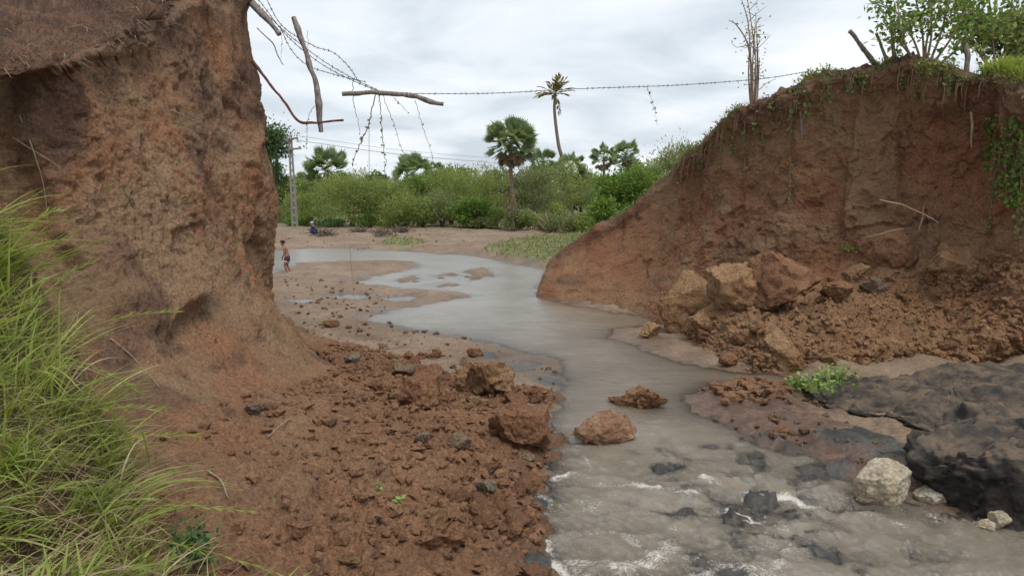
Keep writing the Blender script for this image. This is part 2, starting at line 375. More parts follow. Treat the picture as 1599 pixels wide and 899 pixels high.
M['concrete'] = bark_mat('pole_concrete', (0.20, 0.19, 0.17), (0.31, 0.295, 0.265))
def plain(name, col, rough=0.6, spec=0.3, metal=0.0, var=0.25):
    m, nt = new_mat(name); k = NT(nt); n = k.noise(k.pos(), 9, 4, 0.6)
    c = k.mix(n, tuple(x * (1 - var) for x in col), tuple(min(1, x * (1 + var)) for x in col))
    b = k.bsdf(c, rough, None, spec); b.node.inputs['Metallic'].default_value = metal; k.out(b); return m
M['wire'] = plain('rusty_wire', (0.10, 0.088, 0.082), 0.7)
M['cable'] = plain('power_cable', (0.14, 0.145, 0.15), 0.7)
M['mast'] = plain('mast_steel', (0.55, 0.57, 0.60), 0.6)
M['skin'] = plain('skin', (0.26, 0.125, 0.075), 0.55, var=0.12)
M['hair'] = plain('dark_hair', (0.02, 0.015, 0.012), 0.7)
M['shorts_dark'] = plain('dark_plum_cloth', (0.075, 0.030, 0.050), 0.85)
M['shorts_pale'] = plain('pale_cloth', (0.42, 0.39, 0.40), 0.85)
M['blue'] = plain('navy_cloth', (0.030, 0.042, 0.11), 0.85)
M['grey'] = plain('grey_cap_cloth', (0.42, 0.43, 0.47), 0.85)

# ------------------------------------------------------------------ terrain: river bed, water, banks
def poly_w(px): return np.array([G(a, b)[:2] for a, b in px])
def sdf(p, poly):
    """signed distance, positive inside"""
    d = np.full(len(p), 1e9); ins = np.zeros(len(p), bool); n = len(poly)
    for i in range(n):
        a, b = poly[i], poly[(i + 1) % n]; e = b - a; w = p - a
        t = np.clip((w @ e) / (e @ e + 1e-12), 0, 1); q = w - t[:, None] * e
        d = np.minimum(d, (q * q).sum(1))
        c = ((a[1] <= p[:, 1]) != (b[1] <= p[:, 1])); xx = a[0] + (p[:, 1] - a[1]) / (e[1] + 1e-12) * e[0]
        ins ^= c & (p[:, 0] < xx)
    return np.where(ins, 1, -1) * np.sqrt(d)
def pline(p, line):
    d = np.full(len(p), 1e9)
    for a, b in zip(line[:-1], line[1:]):
        e = b - a; w = p - a; t = np.clip((w @ e) / (e @ e + 1e-12), 0, 1); q = w - t[:, None] * e; d = np.minimum(d, (q * q).sum(1))
    return np.sqrt(d)
WATER = poly_w([(250, 394), (430, 391), (500, 387), (600, 391), (700, 397), (765, 404), (800, 411), (845, 420), (850, 440), (838, 462), (900, 476), (960, 487), (1030, 494),
                (1028, 508), (948, 512), (955, 528), (1000, 545), (1050, 562), (1110, 577), (1215, 586), (1250, 598), (1110, 601), (1062, 618), (1085, 645), (1150, 672), (1220, 690), (1290, 715),
                (1350, 760), (1430, 785), (1520, 800), (1600, 806), (1900, 830), (2300, 1200), (700, 1250), (815, 899), (838, 850), (832, 790), (860, 735), (852, 690), (868, 640),
                (888, 592), (868, 562), (800, 545), (735, 527), (650, 515), (575, 498), (620, 484), (690, 470), (745, 461), (705, 455), (640, 451), (555, 442), (600, 428), (660, 417), (640, 409), (560, 408), (465, 411), (425, 430), (250, 436)])
BARS = [poly_w(q) for q in ([(728, 424), (750, 418), (768, 424), (766, 432), (735, 438)], [(620, 437), (640, 431), (655, 434), (650, 440), (625, 441)], [(675, 432), (700, 426), (712, 429), (690, 434)], [(680, 445), (700, 442), (712, 445), (690, 448)])]
PUDDLES = [poly_w(q) for q in ([(515, 462), (560, 459), (578, 463), (560, 468), (520, 467)], [(600, 466), (640, 463), (650, 467), (620, 471)], [(440, 470), (475, 467), (492, 469), (478, 473)],
                               [(770, 570), (800, 561), (850, 566), (835, 578), (790, 582)], [(568, 482), (592, 480), (590, 484)])]
ISLAND = poly_w([(1105, 612), (1150, 597), (1225, 603), (1290, 640), (1360, 690), (1400, 720), (1320, 722), (1210, 700), (1140, 665)])
MUDBED = poly_w([(1060, 620), (1110, 600), (1240, 600), (1300, 650), (1420, 730), (1430, 800), (1300, 790), (1180, 770), (1090, 745), (1040, 690)])
ROCKBED = poly_w([(990, 700), (1090, 690), (1250, 705), (1360, 760), (1420, 800), (1500, 870), (1400, 960), (1000, 960), (960, 880), (1030, 800), (1000, 740)])
SPIT = poly_w([(940, 512), (1030, 508), (1120, 560), (1090, 575), (1000, 548)])
VERGE = poly_w([(745, 398), (800, 385), (870, 378), (960, 372), (960, 420), (850, 418), (800, 409)])
VERGE2 = poly_w([(585, 386), (610, 378), (660, 381), (670, 390), (620, 394)])
CLAYB = [(1030, 735, 0.34, 0.16), (1060, 728, 0.25, 0.10), (1085, 792, 0.42, 0.20), (1130, 800, 0.3, 0.10), (852, 782, 0.36, 0.17), (868, 770, 0.22, 0.1), (850, 885, 0.50, 0.22), (815, 850, 0.3, 0.16), (1150, 745, 0.35, 0.09), (1215, 775, 0.4, 0.12),
         (1290, 735, 0.45, 0.12), (1330, 770, 0.35, 0.12), (1075, 850, 0.45, 0.15), (1175, 850, 0.40, 0.13), (1260, 800, 0.35, 0.10), (1155, 880, 0.3, 0.14), (1285, 860, 0.35, 0.10), (760, 560, 0.35, 0.0), (860, 600, 0.45, 0.05), (885, 585, 0.5, 0.03), (1330, 690, 0.7, 0.05), (1400, 720, 0.6, 0.04)]
def water_z(p):
    """the stream drops a little over its clay sill towards the camera"""
    return -0.10 * (1 - sstep(6.5, 10.5, p[:, 1]))
def bed_fields(p):
    n1 = fbm(np.c_[p * 0.9, np.zeros(len(p))], 5, 4); n2 = fbm(np.c_[p * 3.5, np.zeros(len(p))], 9, 4); n3 = fbm(np.c_[p * np.array([9, 13.]), np.zeros(len(p))], 12, 3)
    jit = np.clip(p[:, 1] / 14, 0.35, 2.2)
    w = sdf(p, WATER) + 0.13 * jit * n2 + 0.10 * jit * n1 + .03 * n3
    for b in BARS: w = np.minimum(w, -(sdf(p, b) + 0.14 * jit * n2))
    for b in PUDDLES: w = np.maximum(w, np.minimum(sdf(p, b) + 0.14 * jit * n2, 0.06))
    isl = sdf(p, ISLAND) + 0.12 * n2
    w = np.minimum(w, -isl * 1.0)
    far = np.clip((p[:, 1] - 20) / 30, 0, 1)
    out = np.clip(-w, 0, 50); inn = np.clip(w, 0, 3)
    z = np.where(w > 0, -0.26 * (1 - np.exp(-inn / 0.45)), (0.13 + 0.22 * far) * (1 - np.exp(-out / (0.7 + 0.5 * far))))
    z += np.where(w > 0, 0.03, 0.035 * np.clip(out * 2, 0.1, 1)) * n2 + 0.06 * n1 * np.clip(out, 0, 1.2) + 0.012 * n3 * np.clip(out * 3, .3, 1)
    cl, _ = worley(np.c_[p * 4.5, np.zeros(len(p))], 3)
    z += 0.05 * np.clip(0.55 - cl, 0, 1) * np.clip(out * 2, 0, 1) * (1 + 1.5 * far) * (n1 > 0.0)
    red = np.clip(sdf(p, MUDBED) * 1.5 + 0.5 + 0.6 * n2, 0, 1)
    rb = np.clip(sdf(p, ROCKBED) * 1.2 + 0.3 + 0.5 * n2, 0, 1); clay = rb * 0.9
    c2, _ = worley(np.c_[p * 1.9, np.zeros(len(p))], 8)
    z += rb * (0.115 + 0.12 * facets(np.c_[p * 2.2 + .3 * n2[:, None], np.zeros(len(p))], 8) + .045 * n2 + .02 * n3)
    z += red * (.035 * n2 + .02 * n3 + .05 * np.clip(.5 - cl, 0, 1)) * np.clip(out * 4, 0, 1)
    for (a, b, r, hgt) in CLAYB:
        c = G(a, b)[:2]; q = np.exp(-((p - c) ** 2).sum(1) / (r * r * 0.5)); clay = np.maximum(clay, np.clip(q * 1.7 + 0.25 * n2 - 0.15, 0, 1)); z += q * (hgt * .8) * (0.7 + 0.4 * n2 + .2 * n3)
    vg = np.clip((sdf(p, VERGE)) * 0.9 + 0.5 * n1, 0, 1); v2 = np.clip(sdf(p, VERGE2) * 0.9 + 0.3 * n1, 0, 1)
    z += 0.22 * vg * np.clip(out * 3, 0, 1)
    green = np.maximum(np.maximum(vg, v2), np.maximum(sstep(60, 70, p[:, 1]) * np.clip(0.35 + n1, 0, 1), sstep(74, 84, p[:, 1])))
    z += np.clip((p[:, 1] - 52) / 60, 0, 1) * 0.5 + np.clip((p[:, 1] - 120) / 500, 0, 1) * 2.0
    z += water_z(p)
    wet = np.maximum(np.clip(1.05 - out / (0.35 + .8 * np.clip(n1 + .4, 0, 1.2)), 0, 1), np.maximum(clay, red * 0.75))
    return z, w, clay, red, green, wet
def polar(a0, a1, na, d0, d1, nd):
    a = np.radians(np.linspace(a0, a1, na)); d = np.exp(np.linspace(np.log(d0), np.log(d1), nd))
    A, D = np.meshgrid(a, d, indexing='ij'); return np.stack([np.sin(A) * D, np.cos(A) * D], -1).reshape(-1, 2)
NA, ND = 440, 520
pb = polar(-60, 60, NA, 2.5, 900, ND)
bz, bw, bclay, bred, bgreen, bwet = bed_fields(pb)
BEDV = np.c_[pb, bz]; BEDF = grid_faces(NA, ND)[:, ::-1]
bed = link('riverbed', mesh_np('riverbed', BEDV, BEDF, M['bed'], True, {'clay': bclay, 'red': bred, 'green': bgreen, 'wet': bwet}))
tag(bed, 'flat brown sand and mud of the river bed', None, None, 'structure')

NA2, ND2 = 430, 520
pw = polar(-42, 46, NA2, 3.2, 75, ND2)
ww = sdf(pw, WATER); near = ww > -0.9
for b in PUDDLES: near |= sdf(pw, b) > -0.5
zb = np.full(len(pw), -.3); nr2 = ww > -2.2
for b in PUDDLES: nr2 |= sdf(pw, b) > -1.5
zb[nr2] = bed_fields(pw[nr2])[0]; zw0 = water_z(pw)
FOAM = [([(848, 780), (836, 820), (852, 858), (885, 885), (930, 892), (985, 880), (1030, 856), (1052, 832), (1062, 815)], 0.20, .82),
        ([(862, 745), (895, 742), (940, 752), (985, 748), (1010, 758), (1060, 764), (1085, 768)], 0.12, 0.72),
        ([(900, 700), (925, 735), (960, 745)], 0.08, 0.55), ([(1040, 800), (1010, 795), (990, 800)], 0.07, 0.7), ([(1100, 752), (1150, 762), (1185, 775), (1230, 770), (1260, 782), (1300, 790)], 0.16, 0.75), ([(1140, 790), (1180, 805), (1195, 795), (1165, 775)], 0.10, 0.9),
        ([(880, 800), (890, 760), (900, 790), (935, 850)], 0.10, 0.5), ([(1080, 820), (1120, 835), (1180, 825)], 0.10, 0.5), ([(1200, 760), (1260, 765), (1330, 800), (1420, 815)], 0.12, 0.5), ([(820, 640), (870, 660)], 0.1, 0.3), ([(905, 830), (950, 860), (1000, 850)], 0.16, 0.45), ([(1060, 880), (1130, 870), (1200, 885)], 0.12, 0.45)]
foam = np.zeros(len(pw)); fn = fbm(np.c_[pw * 3.2, np.zeros(len(pw))], 33, 3)
for ln, wd, st in FOAM:
    foam = np.maximum(foam, st * np.exp(-(pline(pw, np.array([G(a, b)[:2] for a, b in ln])) * (1 + .5 * fn) / (wd * 1.15)) ** 2) * (1 + .45 * fn))
for (x0, x1, yy) in ((838, 850, 568), (775, 835, 575)): pass
rap = 1 - sstep(8.5, 12.5, pw[:, 1]); foam = np.maximum(foam, (1 - sstep(8.2, 10.3, pw[:, 1])) * sstep(.5, -.2, sdf(pw, poly_w([(1240, 800), (1700, 830), (1900, 1100), (1300, 1100)]))) * np.clip(.46 + .35 * fn, 0, .7))
wav = fbm(np.c_[pw * np.array([2.0, 3.4]), np.zeros(len(pw))], 21, 4)
zw = zw0 + rap * (0.045 * wav + .022 * (1 - 2 * np.abs(fbm(np.c_[pw * np.array([4.5, 7.5]) + .4 * wav[:, None], np.zeros(len(pw))], 29, 3)))) * (1 - .6 * np.exp(-((pw - G(1130, 590)[:2]) ** 2).sum(1) / 3.0)) + 0.05 * foam * (0.6 + 0.6 * wav) + 0.007 * fbm(np.c_[pw * np.array([3., 7.]), np.zeros(len(pw))], 25, 3) * np.clip(20 / pw[:, 1], 0, 1)
opac = 1 - np.exp(-np.clip(zw - zb, 0, 2) / 0.125)
opac = np.clip(opac + 0.15 * (pw[:, 1] > 20), 0, 1)
turb = np.clip(rap * 1.0 + 0.30 * sstep(26, 12, pw[:, 1]) + 0.02, 0, 1)
still = np.exp(-((pw - G(1130, 590)[:2]) ** 2).sum(1) / 3.0); turb = turb * (1 - 0.85 * still)
FW = grid_faces(NA2, ND2)[:, ::-1]; keep = near[FW].any(1) & ((zw - zb)[FW] > -0.06).any(1); FW = FW[keep]
used = np.zeros(len(pw), bool); used[FW.ravel()] = True; remap = np.cumsum(used) - 1
water = link('river_water', mesh_np('river_water', np.c_[pw, zw][used], remap[FW], M['water'], True, {'foam': foam[used], 'opac': opac[used], 'turb': turb[used]}))
tag(water, 'muddy stream winding through the breach with foaming rapids', None, None, 'structure')

def gblur2(A):
    if A.ndim != 2: return A
    for _ in range(2):
        B = np.pad(A, 1, mode='edge'); A = (B[1:-1, 1:-1] * 2 + B[:-2, 1:-1] + B[2:, 1:-1] + B[1:-1, :-2] + B[1:-1, 2:]) / 6
    return A
def crumble(Q, N, amps, seed):
    """displace a grid along its normal: big bulges, fractured facets, crumbs"""
    a_big, a_mid, a_fac, a_fine = amps
    d = a_big * fbm(Q * 0.55, seed, 3)
    d = d + a_mid * fbm(Q * np.array([1.6, 1.6, 1.3]), seed + 5, 5, .55)
    d = d + a_fac * gblur2(facets(Q * np.array([1.15, 1.15, .9]) + 0.10 * fbm(Q * 2.6, seed + 40, 3)[..., None], seed + 7))
    d = d + a_fac * .42 * facets(Q * np.array([3.4, 3.4, 2.8]) + 0.15 * fbm(Q * 5, seed + 44, 2)[..., None], seed + 8)
    f2, c2 = worley(Q * 5.2, seed + 9)
    d = d + a_fine * (.8 - 1.5 * f2 + 0.5 * c2) + 0.7 * a_fine * fbm(Q * 13, seed + 12, 3, .7)
    return Q + N * np.clip(d, -0.9, 0.9)[..., None]

def crumble_rows(Q, N, amps, seed, vpar, v0, v1):
    """crumble only the rows between v0 and v1"""
    j = np.flatnonzero((vpar >= v0) & (vpar <= v1)); a, b = max(j[0] - 3, 0), j[-1] + 4; out = Q.copy(); out[:, a:b] = crumble(Q[:, a:b], N[:, a:b], amps, seed); return out
# left bank: rows toe0 toe low mid | base face1 face2 under brink | back far
LB = [
 [Wp(1.7, 2.6, -.5), Wp(1.0, 3.0, -.05), Wp(-.4, 3.6, .45), Wp(-2.2, 4.6, .9), Wp(-6.5, 6.4, 2.2), Wp(-7.8, 7.0, 3.1), Wp(-8.0, 7.1, 4.2), Wp(-7.9, 7.1, 4.75), Wp(-7.5, 7.0, 4.95), Wp(-8.6, 9.6, 6.3), Wp(-13, 16, 9)],
 [Wp(.75, 6.3, -.5), G(832, 885, -.1), PZ(620, 860, .45), PZ(430, 790, 1.10), P(210, 600, 7.9), P(90, 430, 8.7), P(55, 300, 9.0), P(30, 150, 9.0), P(20, 103, 8.5), P(10, 20, 10.5), P(0, -120, 16)],
 [Wp(1.0, 8.6, -.5), G(836, 795, -.06), PZ(645, 725, .58), PZ(480, 680, 1.0), P(300, 570, 9.3), P(230, 410, 10.2), P(200, 260, 10.6), P(150, 110, 10.5), P(140, 74, 9.8), P(140, 20, 11.6), P(150, -120, 17)],
 [Wp(1.2, 10.9, -.5), G(852, 690), PZ(700, 655, .36), PZ(540, 625, .75), P(400, 570, 10.6), P(325, 400, 11.8), P(300, 260, 12.2), P(240, 110, 12.2), P(232, 52, 11.8), P(250, -20, 13), P(250, -140, 18)],
 [Wp(1.0, 13.6, -.4), G(850, 615), PZ(720, 592, .26), PZ(590, 572, .5), P(478, 568, 12.6), P(392, 420, 13.8), P(355, 260, 14.2), P(310, 60, 14.2), P(300, -10, 13.8), P(310, -60, 15), P(350, -150, 20)],
 [G(760, 548, -.4), G(690, 556, .02), G(610, 560, .15), P(540, 560, 14.8), P(500, 556, 14.9), P(419, 446, 16.0), P(421, 310, 16.4), P(390, 130, 16.5), P(373, -10, 16.4), P(370, -80, 17.5), P(365, -150, 21)],
 [G(560, 530, -.4), G(535, 535, .0), G(515, 540, .1), P(485, 540, 15.9), P(470, 542, 16.2), P(408, 440, 17.3), P(413, 310, 17.6), P(383, 130, 17.7), P(365, -10, 17.6), P(357, -80, 18.5), P(345, -150, 22)],
 [Wp(-6.0, 21, -.4), Wp(-6.2, 20.8, .05), Wp(-6.4, 20.6, .15), Wp(-6.6, 20.4, .3), Wp(-6.9, 20.2, .5), Wp(-7.6, 20, 1.8), Wp(-8.0, 20, 4.2), Wp(-8.3, 20, 6.6), Wp(-8.5, 20, 8.5), Wp(-9.2, 20, 9.2), Wp(-14, 21, 9.6)],
 [Wp(-10, 27, -.4), Wp(-10.2, 26.8, .05), Wp(-10.4, 26.6, .2), Wp(-10.6, 26.3, .4), Wp(-10.9, 26, .7), Wp(-11.5, 25.5, 1.6), Wp(-12.2, 25, 3.0), Wp(-13, 24.5, 4.6), Wp(-13.8, 24, 6.2), Wp(-15, 23.5, 8.0), Wp(-20, 23, 9)]]
Q, up, vp = loft(LB, [40, 70, 75, 70, 60, 45, 30, 12], [6, 36, 48, 48, 60, 60, 62, 30, 42, 24])
UP, VP = np.meshgrid(up, vp, indexing='ij'); N = gnormal(Q)
if N[200, 200, 0] < 0: N = -N
deb = 1 - sstep(2.6, 4.1, VP); topm = sstep(7.65, 8.0, VP)
Qr = crumble_rows(Q, N, (0.09, 0.045, 0.085, 0.026), 100, vp, 2.6, 8.0)
Qd = crumble_rows(Q, N, (0.12, 0.09, 0.06, 0.045), 140, vp, 0, 4.1)
Qt = crumble_rows(Q, N, (0.12, 0.10, 0.12, 0.045), 170, vp, 7.65, 20)

def gblur(A, it):
    for _ in range(it):
        B = np.pad(A, 1, mode='edge'); A = (B[1:-1, 1:-1] * 2 + B[:-2, 1:-1] + B[2:, 1:-1] + B[1:-1, :-2] + B[1:-1, 2:]) / 6
    return A
Qr = Q + (Qr - Q) * (1 - .5 * sstep(5.2, 4.4, VP))[..., None]
Qr += N * (.30 * gblur(facets(Q * np.array([.42, .42, .26]) + .06 * fbm(Q * 1.6, 55, 4, .6)[..., None], 58), 3) * sstep(4.0, 4.6, VP) * (1 - .7 * sstep(4.6, 4.95, UP)))[..., None]; Qr = Q + (Qr - Q) * (1 - .55 * sstep(6.9, 7.4, VP))[..., None]; QL = Qr * (1 - deb - topm)[..., None] + Qd * deb[..., None] + Qt * topm[..., None]
ns = fbm(Q * 1.3, 61, 4)
gul = np.abs(fbm(np.stack([UP * 5.0, VP * .35, 0 * UP], -1), 63, 3))       # rills that run down the face
QL -= N * (0.05 * sstep(0.16, 0.0, gul) * (1 - deb) * (1 - topm))[..., None]
crust = np.clip(topm * 0.95 + 0.5 * sstep(7.2, 7.7, VP) * (ns > 0.1), 0, 1)
patch = sstep(0.30, 0.65, fbm(Q * np.array([.55, .55, .5]) + 3, 66, 4)) * (1 - deb) * (1 - topm) * 0.85
crust = np.maximum(crust, patch)
loose = np.clip((1 - sstep(2.8, 4.0, VP + .4 * ns)) * (0.85 + 0.3 * ns), 0, 1)
pale = 0.55 * sstep(0.25, 0.8, fbm(Q * .8 + 9, 77, 4)) * (1 - topm)
wet = np.clip(1 - (QL[..., 2] - 0.02) / 0.14, 0, 1) * deb
LBV = QL.reshape(-1, 3); LBF = grid_faces(len(up), len(vp))
left_bank = link('earth_bank', mesh_np('earth_bank', LBV, LBF, M['left'], True, {'crust': crust, 'loose': loose, 'pale': pale, 'wet': wet}))
tag(left_bank, 'tall broken brown earth cliff with a slope of fallen soil', None, None, 'structure')

# grassy bank in front of the camera, on the outer slope of the dam
E = [Wp(1.3, -2.5, 1.4), Wp(0.75, 1.6, 1.45), Wp(-.9, 3.6, 1.35), P(255, 905, 4.9), P(215, 785, 5.6), P(182, 685, 6.2), P(112, 575, 6.8), P(40, 455, 7.3), P(-25, 355, 7.7), P(-260, 280, 8.4)]
GB = [[b + np.array([.75, .55, -1.5]), b + np.array([.22, .16, -.5]), b, b + np.array([-.6, -.5, .28]), b + np.array([-1.6, -1.2, .55]), b + np.array([-3.2, -1.9, .95]), b + np.array([-8, -3, 2.6])] for b in E]
Qg, ug, vg_ = loft(GB, [12, 16, 24, 30, 30, 30, 26, 22, 14], [12, 14, 20, 24, 20, 14]); Ng = gnormal(Qg)
if Ng[80, 50, 2] < 0: Ng = -Ng
QG = crumble(Qg, Ng, (0.06, 0.05, 0.03, 0.03), 300)
UG, VG = np.meshgrid(ug, vg_, indexing='ij')
gc = sstep(1.4, 2.0, VG)
GBV = QG.reshape(-1, 3); GBF = grid_faces(len(ug), len(vg_))
grass_bank = link('grassy_bank', mesh_np('grassy_bank', GBV, GBF, M['left'], True, {'crust': gc, 'loose': (1 - gc) * .9, 'pale': 0 * gc, 'wet': 0 * gc}))
tag(grass_bank, 'dark earth of the grassy bank at the near edge', None, None, 'structure')

# right bank: rows toe0 toe rubble1 rubble2 | base face1 face2 face3 brink | back far
AX = np.array([.73, .68, 0])
def rb(toe, rest, brink, back=(2.0, .12), far=(12, .2)):
    t0 = toe + np.array([-.8, -.8, -.5]); b = np.asarray(brink)
    return [t0, toe] + rest + [b, b + AX * back[0] + np.array([0, 0, back[1]]), b + AX * far[0] + np.array([0, 0, far[1]])]
RB = [
 [Wp(3, 34, -.4), Wp(3.2, 33, -.1), Wp(3.3, 32.8, 0), Wp(3.4, 32.6, .1), Wp(3.5, 32.4, .2), Wp(3.7, 32.2, .3), Wp(3.9, 32, .4), Wp(4.1, 31.9, .5), Wp(4.3, 31.8, .6), Wp(6, 33.5, .6), Wp(13, 40, .8)],
 rb(G(836, 464, -.02), [P(838, 458, 26.6), P(840, 452, 26.7), P(842, 446, 26.8), P(845, 440, 27.0), P(848, 432, 27.3), P(852, 424, 27.7)], P(862, 406, 28.2)),
 rb(G(922, 478, -.02), [P(923, 471, 24.5), P(924, 463, 24.7), P(926, 452, 24.9), P(932, 430, 25.3), P(940, 400, 25.8), P(948, 370, 26.2)], P(955, 342, 26.5)),
 rb(G(1000, 492, -.02), [P(1003, 482, 22.9), P(1006, 472, 23.1), P(1010, 458, 23.5), P(1020, 420, 24.2), P(1035, 370, 24.6), P(1046, 310, 24.8)], P(1052, 268, 24.8)),
 rb(G(1058, 524, -.02), [PZ(1072, 505, .25), PZ(1085, 480, .62), P(1095, 448, 21.8), P(1110, 400, 22.3), P(1120, 330, 22.7), P(1126, 250, 22.8)], P(1132, 199, 22.5)),
 rb(G(1165, 580, -.02), [PZ(1180, 545, .42), PZ(1192, 495, .85), P(1200, 436, 20.2), P(1202, 380, 20.7), P(1207, 300, 21.0), P(1216, 200, 21.0)], P(1222, 134, 20.7)),
 rb(G(1290, 578, -.02), [PZ(1300, 543, .40), PZ(1312, 492, .88), P(1325, 428, 19.2), P(1330, 370, 19.6), P(1335, 280, 19.8), P(1340, 180, 19.7)], P(1345, 105, 19.3)),
 rb(G(1420, 572, -.02), [PZ(1430, 535, .45), PZ(1440, 478, 1.0), P(1450, 405, 18.3), P(1452, 345, 18.7), P(1452, 270, 18.8), P(1450, 175, 18.6)], P(1450, 101, 18.2)),
 rb(G(1530, 570, .0), [PZ(1530, 525, .6), PZ(1530, 462, 1.3), P(1526, 395, 17.7), P(1528, 340, 17.9), P(1535, 262, 17.9), P(1527, 185, 17.6)], P(1517, 124, 17.2)),
 rb(G(1640, 565, .0), [P(1640, 512, 15.6), P(1640, 442, 16.0), P(1640, 390, 16.3), P(1640, 340, 16.4), P(1642, 280, 16.3), P(1638, 225, 16.1)], P(1640, 146, 15.8), (2.2, .7), (9, 1.0)),
 rb(Wp(15, 13, 0), [Wp(14.9, 13.4, .6), Wp(14.8, 13.7, 1.3), Wp(14.8, 13.9, 2.0), Wp(14.9, 14, 2.8), Wp(15, 14, 3.5), Wp(15, 13.9, 4.1)], Wp(15, 13.8, 5.0), (2.2, .9), (9, 2.0)),
 rb(Wp(18, 8, 0), [Wp(18, 8.2, .4), Wp(18, 8.4, .8), Wp(18, 8.6, 1.2), Wp(18.1, 8.7, 1.7), Wp(18.2, 8.7, 2.2), Wp(18.2, 8.7, 2.6)], Wp(18.2, 8.7, 3.0), (2.2, .9), (9, 2.5))]
Q, up2, vp2 = loft(RB, [12, 55, 55, 60, 62, 72, 72, 66, 60, 20, 10], [6, 34, 44, 40, 50, 56, 56, 44, 24, 10])
UR, VR = np.meshgrid(up2, vp2, indexing='ij'); N = gnormal(Q)
if N[250, 200, 0] > 0: N = -N
sz = 0.30 + 0.70 * sstep(1.5, 4.5, UR)
deb = (1 - sstep(3.2, 4.2, VR)) * sstep(2.2, 4.0, UR); topm = sstep(7.8, 8.05, VR)
Qr = crumble(Q, N, (0.16, 0.05, 0.10, 0.020), 400); Qd = crumble_rows(Q, N, (0.22, 0.16, 0.09, 0.06), 440, vp2, 0, 4.2); Qt = crumble_rows(Q, N, (0.08, 0.05, 0.04, 0.03), 470, vp2, 7.8, 20)
QR = Qr * (1 - deb - topm)[..., None] + Qd * deb[..., None] + Qt * topm[..., None]
QR = Q + (QR - Q) * sz[..., None]
ns = fbm(Q * 1.2, 481, 4)
br = fbm(np.stack([UR * 2.3, 0 * UR, 0 * UR], -1), 483, 4, .6); edge = sstep(5.8, 8.0, VR) * sstep(1.0, 2.2, UR)
QR[..., 2] += .16 * br * edge; QR[..., :2] += (AX[:2] * (.22 * fbm(np.stack([UR * 3.1, VR * .4, 0 * UR], -1), 485, 3) * edge)[..., None])
# fallen slab scars: a block that has come away leaves a step in the face
blk = sstep(5.90, 5.94, UR + .05 * ns) * sstep(6.55, 6.50, UR + .05 * ns) * sstep(5.15, 5.2, VR + .12 * ns) * sstep(7.1, 6.9, VR + .2 * ns)
QR += N * (0.10 * blk)[..., None]
crust = np.clip(sstep(6.7, 7.9, VR + 0.5 * ns) * 0.75 + topm * .6, 0, 1)
band = np.exp(-((VR - (4.6 + .35 * np.sin(UR * 1.7))) / .45) ** 2) * np.clip(.5 + 1.2 * ns, 0, 1) * sstep(7.0, 5.5, UR)
crust = np.maximum(crust, np.clip(band, 0, 1) * .8)
loose = np.clip(deb * (0.8 + 0.5 * ns), 0, 1); loose = np.maximum(loose, .8 * sstep(3.6, 2.0, UR) * sstep(7.0, 4.5, VR) * np.clip(.55 + ns, 0, 1)); loose = np.maximum(loose, .55 * sstep(0.1, .5, fbm(Q * .6 + 4, 488, 3)) * (1 - topm))
pale = np.clip(.4 * blk + .55 * sstep(4.2, 5.2, UR) * sstep(6.2, 5.4, UR) * deb * np.clip(.6 + ns, 0, 1) + .5 * sstep(0.35, .8, fbm(Q * .8 + 9, 489, 4)), 0, 1) * (1 - topm)
wet = np.clip(1 - (QR[..., 2] - 0.02) / 0.16, 0, 1)
RBV = QR.reshape(-1, 3); RBF = grid_faces(len(up2), len(vp2))[:, ::-1]
right_bank = link('earth_bank', mesh_np('earth_bank', RBV, RBF, M['right'], True, {'crust': crust, 'loose': loose, 'pale': pale, 'wet': wet}))
tag(right_bank, 'sloping red-brown cut face of the broken dam beyond the stream', None, None, 'structure')

bvh = None
def build_bvh():
    global bvh
    Vs, Fs, n = [], [], 0
    for V, F in ((BEDV, BEDF), (LBV, LBF), (GBV, GBF), (RBV, RBF)):
        Vs.append(V); Fs.append(F + n); n += len(V)
    bvh = BVHTree.FromPolygons(np.concatenate(Vs).tolist(), np.concatenate(Fs).tolist())
build_bvh()
def surf(px, py):
    r = ray(px, py); r = r / np.linalg.norm(r)
    h, nn, _, _ = bvh.ray_cast(Vector((0, 0, CAMZ)), Vector(r))
    return (np.array(h), np.array(nn)) if h is not None else (G(px, py), np.array([0, 0, 1.]))
def drop(x, y, top=30.0):
    h, nn, _, _ = bvh.ray_cast(Vector((x, y, top)), Vector((0, 0, -1)))
    return np.array(h) if h is not None else np.array([x, y, 0.])

# ------------------------------------------------------------------ rocks, clods, clay blocks
def ico(sub):
    bm = bmesh.new(); bmesh.ops.create_icosphere(bm, subdivisions=sub, radius=1.0)
    V = np.array([v.co[:] for v in bm.verts]); F = np.array([[v.index for v in f.verts] for f in bm.faces]); bm.free(); return V, F
ICO = {s: ico(s) for s in (1, 2, 3, 4, 5)}
def chunk(seed, size, planes=9, rough=0.05, sub=4, lo=0.36, hi=0.74, tops=()):
    r = np.random.RandomState(seed); V, F = ICO[sub]; V = V.copy()
    ns = [n / np.linalg.norm(n) for n in r.normal(size=(planes, 3))] + [np.array(t[:3]) / np.linalg.norm(t[:3]) for t in tops]
    os_ = list(r.uniform(lo, hi, planes)) + [t[3] for t in tops]
    for n, o in zip(ns, os_):
        d = V @ n; V -= np.clip(d - o, 0, None)[:, None] * n
    V -= (V.max(0) + V.min(0)) / 2; V *= np.asarray(size) / np.ptp(V, axis=0)
    s = np.linalg.norm(size); nn = V / (np.linalg.norm(V, axis=1, keepdims=True) + 1e-9)
    q = V / s
    f, c = worley(q * 7 + seed, seed)
    V = V + nn * (s * rough * (0.35 * fbm(q * 5 + seed, seed, 3) + .55 * facets(q * 8 + seed, seed) + .30 * fbm(q * 22 + seed, seed, 4, .65) + 0.2 * (0.5 - f)))[:, None]
    return V, F
